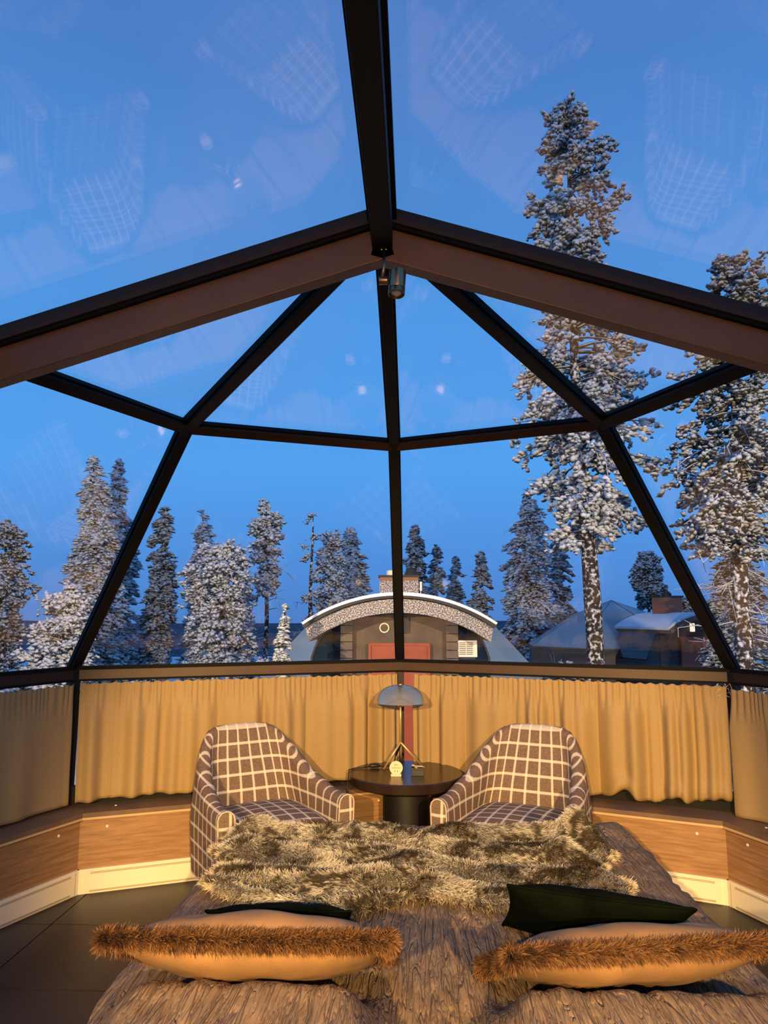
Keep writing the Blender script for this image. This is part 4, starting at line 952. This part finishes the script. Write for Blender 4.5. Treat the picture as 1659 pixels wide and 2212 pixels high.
TREES = [
 ('tallest snow laden pine with long bare lower trunk, right of the front windows', 4.29, 17, -1.74, 16.54, -0.18, [(16.41,.21,.15),(15.96,.57,.56),(15.05,.88,.95),(14.15,1.01,1.21),(13.38,1.05,1.54),(12.37,.92,1.1),(11.38,1.22,1.47),(10.41,1.29,2.21),(9.45,1.47,1.86),(8.62,1.59,1.72),(7.68,1.82,1.79),(6.88,1.86,1.82),(6.19,1.67,1.2),(5.51,1.12,.96),(4.9,.85,.87),(4.6,.5,.5)], 'pine', 210, 5200, .088, 2, .21, 1, dict(wob=.10, crown_from=4.9)),
 ('snowy pine with many bare crooked branches, behind the right window post', 6.52, 14.5, -1.56, 10.8, .35, [(10.7,.19,.14),(10.14,.86,.72),(9.12,1.28,1.29),(8.5,1.18,1.09),(7.7,1.26,.9),(6.91,1.15,1.09),(6.04,1.51,1.17),(5.17,1.22,.99),(4.23,1.02,.89),(3.31,.91,.89),(2.49,.81,.8)], 'pine', 150, 3600, .072, 2, .19, 2, dict(extra_bare=60, fmat='foliage2', crown_from=4.2)),
 ('grey frosted spruce close behind the bare-branched right pine', 7.95, 18, -1.83, 7.2, .2, [(7.0,.13,.13),(6.0,.46,.36),(5.0,.7,.84),(3.8,.85,1.07),(1.0,.9,1.16)], 'spruce', 170, 3000, .062, 1, .12, 3, dict(fmat='foliage2')),
 ('large snow covered spruce, its tip beside a twin tip, left of the left window post', -10.7, 24, -2.23, 9.41, -.4, [(9.25,.11,.15),(8.5,.4,.51),(7.68,.63,.77),(6.87,.86,.97),(5.74,1.0,1.08),(4.31,1.1,1.26),(3.37,.94,1.3),(.8,.76,1.31)], 'spruce', 230, 5000, .085, 1, .16, 4, {}),
 ('twin tipped neighbour of the large spruce, partly behind the left window post', -10.27, 25, -2.3, 9.54, -.37, [(9.36,.14,.17),(8.59,.33,.39),(7.57,.53,.61),(6.22,.68,.76),(4.57,.73,.94),(.8,.78,1.13)], 'spruce', 200, 4200, .085, 1, .15, 5, {}),
 ('thin-crowned grey pine at the far left of the side window', -12.74, 22, -2.09, 6.51, -.11, [(6.36,.26,.27),(5.74,.68,.53),(5.0,.93,.94),(4.12,.95,.77),(3.4,.83,.96),(1.6,.61,.86)], 'pine', 120, 2600, .075, 1, .13, 6, dict(fmat='foliage2')),
 ('low broad snow laden pine in front of the large spruce', -9.4, 19, -1.88, 4.19, .14, [(4.11,.63,.39),(3.71,.98,.88),(3.22,1.05,1.11),(2.6,.8,1.11),(1.2,.57,.95)], 'pine', 110, 3000, .075, 1, .12, 7, {}),
 ('dim frosted spruce right of the left window post', -9.55, 27, -2.41, 8.18, -.05, [(8.06,.14,.15),(7.42,.54,.43),(6.16,.85,.59),(4.74,.88,.67),(3.33,1.0,.61),(.8,1.05,.56)], 'spruce', 190, 3800, .085, 1, .15, 8, dict(fmat='foliage2')),
 ('pointed spruce rising behind the broad round pine', -8.8, 30, -2.57, 8.67, -.2, [(8.47,.16,.16),(7.77,.39,.42),(6.97,.64,.67),(5.78,.82,.88),(4.01,.89,.99),(.8,.86,.91)], 'spruce', 190, 3600, .095, 1, .14, 9, {}),
 ('broad round-crowned pine thick with white snow in the left front window', -5.75, 21, -2.02, 5.68, .1, [(5.57,.56,.57),(5.26,.96,.93),(4.71,1.28,1.23),(4.16,1.39,1.35),(3.61,1.28,1.42),(3.07,1.04,1.37),(1.8,.87,1.26)], 'pine', 170, 4800, .075, 1, .15, 10, dict(extra_bare=22)),
 ('slim tall pine with narrow crown and bare trunk, right of the broad pine', -4.92, 24, -2.23, 7.67, -.01, [(7.56,.37,.39),(7.15,.52,.56),(6.35,.45,.6),(5.72,.37,.52),(5.09,.31,.49),(4.46,.18,.26)], 'pine', 95, 2300, .085, 1, .10, 11, dict(extra_bare=30)),
 ('small snowy spruce sapling left of the arched cabin', -3.48, 20, -1.95, 3.8, -.03, [(3.73,.05,.05),(3.41,.11,.14),(2.9,.21,.26),(2.39,.28,.34),(.4,.45,.5)], 'spruce', 80, 900, .062, 1, .05, 12, dict(fmat='foliage2')),
 ('bare dead tree trunk with a few crooked twigs left of the arched cabin', -3.6, 26, -2.35, 7.64, -.04, [(7.5,.35,.35),(5.5,.5,.6),(3.0,.5,.5)], 'pine', 16, 120, .07, 1, .12, 13, dict(extra_bare=14)),
 ('ragged snowy pine beside the bare dead trunk', -3.41, 28, -2.46, 7.23, .24, [(7.1,.29,.23),(6.46,.48,.57),(5.54,.5,.7),(4.63,.5,.74),(2.0,.5,.68)], 'pine', 110, 2400, .09, 1, .12, 14, {}),
 ('pointed snowy pine left of the cabin chimney', -2.56, 29, -2.52, 7.65, .04, [(7.52,.15,.17),(6.98,.34,.56),(6.22,.48,.76),(5.46,.56,.86),(4.52,.6,.68),(2.0,.63,.59)], 'spruce', 150, 3000, .09, 1, .12, 15, {}),
 ('dark pointed spruce directly behind the cabin chimney', .15, 34, -2.79, 8.65, .04, [(8.47,.16,.16),(7.75,.42,.46),(6.86,.6,.62),(5.76,.69,.72),(1.0,.82,.82)], 'spruce', 160, 2800, .10, 1, .13, 16, dict(fmat='foliage2')),
 ('slender spruce right of the cabin chimney', 1.21, 36, -2.9, 8.01, .06, [(7.82,.12,.16),(6.88,.35,.44),(5.72,.54,.57),(1.0,.66,.66)], 'spruce', 140, 2200, .10, 1, .12, 17, dict(fmat='foliage2')),
 ('shorter slender spruce next to the one right of the chimney', 2.13, 36, -2.9, 7.4, .07, [(7.23,.12,.12),(6.41,.31,.39),(5.25,.45,.52),(1.0,.55,.6)], 'spruce', 130, 2000, .10, 1, .12, 18, dict(fmat='foliage2')),
 ('lone conical spruce right of the arched cabin roof', 3.06, 32, -2.69, 7.05, .04, [(6.9,.13,.12),(6.18,.42,.36),(5.14,.6,.63),(4.12,.71,.78),(1.0,.79,.9)], 'spruce', 150, 2600, .095, 1, .12, 19, dict(fmat='foliage2')),
 ('wide frosted spruce left of the tallest pine trunk', 3.44, 21, -2.02, 7.37, .07, [(7.28,.14,.14),(6.75,.39,.4),(5.92,.71,.65),(5.1,.88,.83),(4.28,.9,.95),(3.48,.98,1.13),(.8,1.06,1.36)], 'spruce', 230, 5600, .068, 1, .13, 20, {}),
 ('spruce half hidden between the wide frosted spruce and the tallest trunk', 5.22, 26, -2.35, 7.07, .15, [(6.95,.12,.12),(6.31,.29,.32),(5.3,.44,.56),(4.3,.53,.79),(.8,.63,.93)], 'spruce', 150, 2800, .08, 1, .12, 21, dict(fmat='foliage2')),
 ('crooked snowy pine behind the barrel cabin chimney', 9.54, 30, -2.57, 6.69, .34, [(6.58,.29,.29),(6.12,.57,.47),(5.35,.65,.6),(4.78,.68,.71),(4.36,.5,.3)], 'pine', 80, 1700, .09, 1, .11, 22, dict(fmat='foliage2')),
 ('small bushy pine right of the barrel cabin chimney', 11.8, 32, -2.69, 5.09, .14, [(4.97,.2,.2),(4.53,.42,.38),(3.72,.54,.46),(1.5,.6,.6)], 'pine', 70, 1300, .09, 1, .09, 23, dict(fmat='foliage2')),
]
for (lab, x, y, z0, H, lean, prof, style, nbr, nbl, bs, lvl, tr, sd, kw) in TREES:
    y2 = {4.19: 19, 3.8: 13.4, 7.37: 30.2, 7.07: 35.0, 9.54: 30.0, 7.65: 31.5, 7.4: 38.5}.get(H, y)
    if y2 != y and style == 'spruce':
        # stand deeper or nearer at matching size, so that neighbours keep clear of each other
        k = y2 / y; zn = float(np.interp(y2, [0, 6, 15, 25, 45, 120], [-.7, -.9, -1.6, -2.3, -3.4, -6])) 
        hh = lambda h: (h + z0 - 1.5) * k + 1.5 - zn
        prof = [(hh(p), a * k, b * k) for p, a, b in prof]; x = 0.1 + (x - 0.1) * k; H = hh(H); lean *= k; bs *= k; tr *= k; z0 = zn; y = y2
    if lvl == 2: nbl, bs, lvl, nbr = int(nbl * 2.85), bs * 0.72, 1, int(nbr * 1.2)
    elif style == 'spruce': nbl, bs, lvl, nbr = int(nbl * 1.75), bs * 0.97, 0, nbr
    else: nbl, bs, lvl = int(nbl * 1.8), bs * 0.88, 0
    tree(lab, x, y, z0, H, lean, prof, style, nbr, nbl, bs, lvl, tr, sd, **kw)
# far low forest: copies of one small spruce
proto = tree('small distant spruce in the dark forest edge', -16, 52, gz(52) - .1, 5.6, .05, [(5.4,.1,.1),(4.2,.5,.5),(2.5,.85,.85),(.4,1.15,1.15)], 'spruce', 60, 1500, .14, 0, .10, 40, group='distant forest edge', fmat='foliage2')
g = np.random.default_rng(77)
for i in range(26):
    y = g.uniform(44, 70); x = (-0.56 + 1.12 * (i + g.random()) / 26) * y
    r_ = proto.copy(); COL.objects.link(r_); r_.location = (x, y, float(gz(y)) - 0.15); r_.rotation_euler = (0, 0, g.uniform(0, 6.28)); s_ = g.uniform(.62, 1.0); r_.scale = (s_, s_, s_ * g.uniform(.75, 1.0))
    for ch in list(proto.children):
        c_ = ch.copy(); COL.objects.link(c_); c_.parent = r_
# low snowy bushes under the trees
def bush(label, x, y, r, h, seed, group):
    g = np.random.default_rng(seed + 300); n = 700
    t = thing('snowy_bush', label, 'bush', (x, y, float(gz(y)) - .1), group=group)
    an = g.uniform(0, 6.28, n); rad = r * g.random(n) ** .6; hh = h * g.random(n) * (1 - .5 * (rad / r) ** 2)
    P = np.stack([rad * np.cos(an), rad * np.sin(an) * .7, hh], 1)
    V, F = blob_mesh(P, np.stack([np.cos(an), np.sin(an), 0.4 + 0 * an], 1), 0.075 * g.uniform(.6, 1.2, n), g.uniform(1, 2.2, n), 1, g, .7)
    np_mesh('foliage', V, F, M['foliage2'], t, kind='stuff')
    k = 40; a2 = g.uniform(0, 6.28, k); tt = np.linspace(0, 1, 5)[None, :]; d = np.stack([np.cos(a2) * .7 * r, np.sin(a2) * .5 * r, h * g.uniform(.6, 1.1, k)], 1)
    pp = d[:, None] * tt[..., None] + g.normal(0, .05, (k, 5, 3)) * tt[..., None]
    V, F = tube_mesh(pp, np.tile(0.014 * (1 - .6 * tt), (k, 1)), 4); np_mesh('stems', V, F, M['branch'], t, kind='stuff')
for i, (x, y, r, h) in enumerate(((-11.5, 21, 1.3, 1.7), (-8.6, 22, 1.4, 2.0), (-7.6, 20, 1.0, 1.7), (-6.9, 23.5, 1.0, 2.1), (-14.3, 20, 1.2, 1.6))):
    bush('tangled snowy undergrowth among the left hand trees', x, y, r, h, i, 'snowy undergrowth at the left')
for i, (x, y, r, h) in enumerate(((4.25, 19.6, 0.9, 2.3),)):
    bush('snowy undergrowth at the foot of the wide frosted spruce', x, y, r, h, 20 + i, 'snowy undergrowth left of the tallest pine')

# ------------------------------------------------------------------ arched cabin straight ahead
HX, HY, HZ = -0.20, 15.0, -1.75
t = thing('arched_cabin', 'brown cabin with arched snowy roof and red door straight outside', 'cabin', (HX, HY, HZ))
def arc_pts(hw, zc, rise, n=28, x0=HX):
    Rr = (hw * hw + rise * rise) / (2 * rise); cz = zc - Rr; a0 = math.asin(min(1, hw / Rr))
    return [(x0 + Rr * math.sin(a), cz + Rr * math.cos(a)) for a in np.linspace(-a0, a0, n)]
def arc_band(hw, zc, rise, th, y0, y1, x0=HX, n=28):
    up_ = arc_pts(hw, zc, rise, n, x0); lo_ = [(x * 1.0 + (x0 - x) * 0.03, z - th) for x, z in up_]
    poly = [(x, y0, z) for x, z in up_] + [(x, y0, z) for x, z in lo_[::-1]]
    mb = MB(); vs = []; fs = []
    for yy in (y0, y1):
        vs += [(x, yy, z) for x, z in up_] + [(x, yy, z) for x, z in lo_]
    m = 2 * n
    for i in range(n - 1):
        fs += [(i, i + 1, n + i + 1, n + i)[::-1], (m + i, m + i + 1, m + n + i + 1, m + n + i), (i, i + 1, m + i + 1, m + i), (n + i, n + i + 1, m + n + i + 1, m + n + i)[::-1]]
    fs += [(0, n, m + n, m), (n - 1, 2 * n - 1, m + 2 * n - 1, m + n - 1)[::-1]]
    return mb.add(vs, fs)
rf = arc_band(1.86, 1.80, 0.57, 0.27, HY - 0.75, HY + 1.6).build('roof', M['frosty'], t, 'auto')
arc_band(1.93, 1.87, 0.59, 0.05, HY - 0.84, HY + 1.6).build('roof_edge', M['coping'], rf, 'auto')
arc_band(1.94, 1.935, 0.60, 0.065, HY - 0.82, HY + 1.6).build('snow_cap', M['snow'], rf, 'auto')
MB().box((HX, HY + 0.02, (HZ + 1.72) / 2), (2.15, 0.1, 1.72 - HZ)).build('front_wall', M['facade'], t)
for s_ in (-1, 1):
    px_ = HX + s_ * 1.09 - 0.01
    for i in range(20):
        z = HZ + i * 0.168
        if z + 0.168 > 1.48: break
        MB().box((px_, HY - 0.06, z + 0.083), (0.25, 0.2, 0.155)).build('corner_board', M['cladding'], t, bevel=0.008)
    # dark side glazing curving out under the roof
    poly = [(HX + s_ * 1.2, HY + 0.05, HZ + .5), (HX + s_ * 1.2, HY + 0.05, 1.42)]
    for q in np.linspace(0, 1, 9): poly.append((HX + s_ * (1.25 + 0.60 * q ** 0.75), HY + 0.05 + 0.1 * q, 1.40 - 0.80 * q ** 1.7))
    poly.append((HX + s_ * 1.86, HY + 0.15, HZ + .5))
    sw_ = MB().prism(poly, (0, 0.04, 0)).build('side_window', M['darkglass'], t)
    MB().tube([(p[0], p[1] - 0.01, p[2]) for p in poly[2:]], 0.028, 8).build('window_rim', M['coping'], sw_, True)
dr = MB().box((HX - 0.01, HY - 0.06, (HZ + 0.9) / 2), (1.2, 0.06, 0.9 - HZ)).build('door', M['reddoor'], t)
MB().bar((HX - 0.60, HY - 0.10, 0.91), (HX + 0.60, HY - 0.10, 0.91), 0.05, 0.05).build('door_frame', M['reddoor'], dr)
for x in (-0.62, 0.60): MB().box((HX + x, HY - 0.08, (HZ + 0.9) / 2), (0.05, 0.08, 0.9 - HZ)).build('door_frame', M['reddoor'], dr)
MB().lathe([(0.02, 0.01), (0.02, 0.04), (0.0001, 0.04)], (HX + 0.45, HY - 0.10, -.3), 12, Matrix.Rotation(R(90), 3, 'X')).build('door_knob', M['brass'], dr, True)
an_ = np.linspace(0, 2 * math.pi, 25)
MB().tube([(HX - 0.32 + 0.092 * math.cos(a), HY - 0.05, 1.22 + 0.092 * math.sin(a)) for a in an_], 0.016, 8).build('ring_lamp', M['ringlamp'], t, True)
for i, (cx, w_) in enumerate(((0.12, .15),)):
    MB().box((HX + cx, HY - 0.05, 1.28), (w_, 0.06, .34)).build('wall_vent', M['coping'], t, bevel=.005)
ac = MB().box((HX + 1.39, HY - 0.02, 0.80), (0.40, 0.26, 0.34)).build('air_unit', M['acwhite'], t, bevel=0.015)
for i in range(7): MB().box((HX + 1.36, HY - 0.155, 0.92 - i * 0.038), (0.28, 0.012, 0.014)).build('grille_slat', M['cladding'], ac)
MB().box((HX + 1.36, HY - 0.155, 0.80), (0.018, 0.02, 0.27)).build('grille_bar', M['acwhite'], ac)
MB().box((HX + 1.39, HY + 0.1, 0.60), (0.34, 0.3, 0.04)).build('bracket', M['coping'], ac)
cb = MB().box((HX - 0.02, HY + 0.75, 2.03), (0.84, 0.7, 0.52)).build('chimney_box', M['frosty'], t)
MB().box((HX - 0.02, HY + 0.75, 2.315), (0.90, 0.76, 0.05)).build('chimney_cap', M['coping'], cb)
MB().box((HX - 0.02, HY + 0.39, 2.255), (0.82, 0.02, 0.07)).build('rust_band', M['copper'], cb)
MB().lathe([(0.12, 0), (0.12, 0.10), (0.09, 0.12), (0.0001, 0.12)], (HX - 0.18, HY + .6, 2.34), 20).build('vent_pipe', M['ringlamp'], cb, 'auto')
MB().lathe([(0.16, 0), (0.10, 0.14), (0.0001, 0.2)], (HX + 0.24, HY + .7, 2.34), 20).build('cowl', M['coping'], cb, 'auto')
MB().box((HX + 0.45, HY + 0.5, 2.10), (0.05, 0.1, 0.20)).build('service_box', M['acwhite'], cb, bevel=.005)
MB().tube([(HX + 0.45, HY + 0.45, 2.0), (HX + 0.44, HY + 0.44, 1.92), (HX + 0.40, HY + 0.42, 1.86)], 0.01, 6).build('conduit', M['acwhite'], cb, True)

def dome(t, cx, cy, z0, rb, zb, rt, zt_, za, k=8, rot=0.0):
    ring = lambda r, z: [Vector((cx + r * math.cos(2 * math.pi * (i + rot) / k), cy + r * math.sin(2 * math.pi * (i + rot) / k), z)) for i in range(k)]
    b0, b1, b2 = ring(rb, z0), ring(rb, zb), ring(rt, zt_); ap = Vector((cx, cy, za))
    base = MB().prism(b0, (0, 0, zb - z0)).build('glass_dome', M['cladding'], t); base['label'] = 'blue-grey faceted glass dome'
    for i in range(k):
        j = (i + 1) % k
        for poly in ([b1[i], b1[j], b2[j], b2[i]], [b2[i], b2[j], ap]):
            n = (poly[1] - poly[0]).cross(poly[2] - poly[0]).normalized()
            if n.dot(poly[0] - Vector((cx, cy, z0))) < 0: n = -n
            MB().prism(poly, n * 0.03).build('pane', M['domeglass'], base)
        MB().tube([b1[i], b2[i], ap], 0.035, 6).build('rib', M['coping'], base, True)
        MB().tube([b2[i], b2[j]], 0.03, 6).build('ring_bar', M['coping'], base, True)
dome(t, HX - 0.05, HY + 4.2, HZ, 3.75, -0.05, 2.15, 1.62, 2.05, 8, .5)

# ------------------------------------------------------------------ second cabin and glass dome to the right
BX2, BY2, BZ2 = 8.25, 21.4, -2.15
t = thing('barrel_cabin', 'dark barrel shaped cabin with snowy roof and small lit wall lamp', 'cabin', (BX2, BY2, BZ2))
rz = 0.32
def yawp(p): 
    v = Vector(p) - Vector((BX2, BY2, 0)); return Vector((BX2, BY2, 0)) + Matrix.Rotation(rz, 3, 'Z') @ v
def yb(mb):
    mb.V = [tuple(yawp(v)) for v in mb.V]; return mb
rf = yb(arc_band(1.32, 1.50, 0.42, 0.12, BY2 - 0.7, BY2 + 1.9, BX2, 22)).build('roof', M['cladding'], t, 'auto')
yb(arc_band(1.36, 1.56, 0.43, 0.07, BY2 - 0.66, BY2 + 1.9, BX2, 22)).build('snow_cap', M['snow'], rf, 'auto')
pts = arc_pts(1.16, 1.40, 0.36, 18, BX2)
yb(MB().prism([(x, BY2, z) for x, z in pts] + [(BX2 + 1.16, BY2, BZ2), (BX2 - 1.16, BY2, BZ2)], (0, 0.08, 0))).build('front_wall', M['coping'], t)
for s_ in (-1, 1):
    poly = [(BX2 + s_ * 1.18, BY2 - .55, BZ2 + .8), (BX2 + s_ * 1.18, BY2 - .55, 0.98)]
    poly = [(BX2 + s_ * 1.20, BY2 + 0.0, 1.05), (BX2 + s_ * 1.20, BY2 + 1.8, 1.05), (BX2 + s_ * 1.62, BY2 + 1.8, 0.2), (BX2 + s_ * 1.66, BY2 + 1.8, BZ2), (BX2 + s_ * 1.66, BY2 + 0.0, BZ2), (BX2 + s_ * 1.62, BY2 + 0.0, 0.2)]
    yb(MB().prism(poly[:3] + [poly[5]], (s_ * 0.03, 0, 0.02))).build('side_window', M['darkglass'], t)
    yb(MB().prism([poly[2], poly[3], poly[4], poly[5]], (s_ * 0.03, 0, 0.0))).build('side_wall', M['coping'], t)
    yb(MB().prism([(BX2 + s_ * 1.16, BY2 + .02, BZ2), (BX2 + s_ * 1.16, BY2 + .02, 1.06), (BX2 + s_ * 1.62, BY2 + .02, 0.2), (BX2 + s_ * 1.66, BY2 + .02, BZ2)], (0, .05, 0))).build('front_window', M['darkglass'], t)
dr = yb(MB().box((BX2 - 0.02, BY2 - 0.05, (BZ2 + 0.85) / 2), (0.95, 0.06, 0.85 - BZ2))).build('door', M['reddoor'], t)
yb(MB().box((BX2 + .40, BY2 - .10, -.2), (.03, .06, .12))).build('door_handle', M['ringlamp'], dr)
yb(MB().box((BX2 - 0.10, BY2 - 0.10, 1.12), (0.10, 0.10, 0.24))).build('wall_lamp', M['walllamp'], t, bevel=.01)
cb = yb(MB().box((BX2 - 0.15, BY2 + 0.9, 1.76), (0.62, 0.6, 0.50))).build('chimney_box', M['copper'], t)
yb(MB().box((BX2 - 0.15, BY2 + 0.9, 2.03), (0.68, 0.66, 0.05))).build('chimney_cap', M['coping'], cb)
yb(MB().lathe([(0.13, 0), (0.15, 0.06), (0.08, 0.14), (0.0001, 0.15)], (BX2 - 0.15, BY2 + .9, 2.05), 16)).build('cowl', M['coping'], cb, 'auto')

dome(t, 6.9, 25.0, -2.4, 3.0, 0.45, 1.25, 1.50, 1.95, 8, .35)

# ------------------------------------------------------------------ yard lamps outside the frame that light the near trees and the cabin front
def yard_lamp(x, y, h, target, power, angle, label, col=(1.0, 0.72, 0.42)):
    z0 = float(gz(y)) - .15; t = thing('yard_lamp', label, 'lamp', (x, y, z0))
    MB().tube([(x, y, z0), (x, y, z0 + h)], 0.035, 10).build('post', M['lamppost'], t, True)
    MB().lathe([(0.09, 0), (0.11, 0.02), (0.11, 0.10), (0.07, 0.16), (0.0001, 0.17)], (x, y, z0 + h), 20).build('lamp_head', M['lamppost'], t, 'auto')
    spot('yard_light', (x, y + 0.16, z0 + h - 0.06), target, power, col, angle, 0.6, 0.10, t)
yard_lamp(-6.5, 5.5, 3.6, (-6, 22, 2.5), 5200, 110, 'black yard lamp on a post in the snow left of the igloo')
yard_lamp(6.6, 5.0, 3.6, (4.2, 17, 5.0), 4600, 115, 'black yard lamp on a post in the snow right of the igloo')
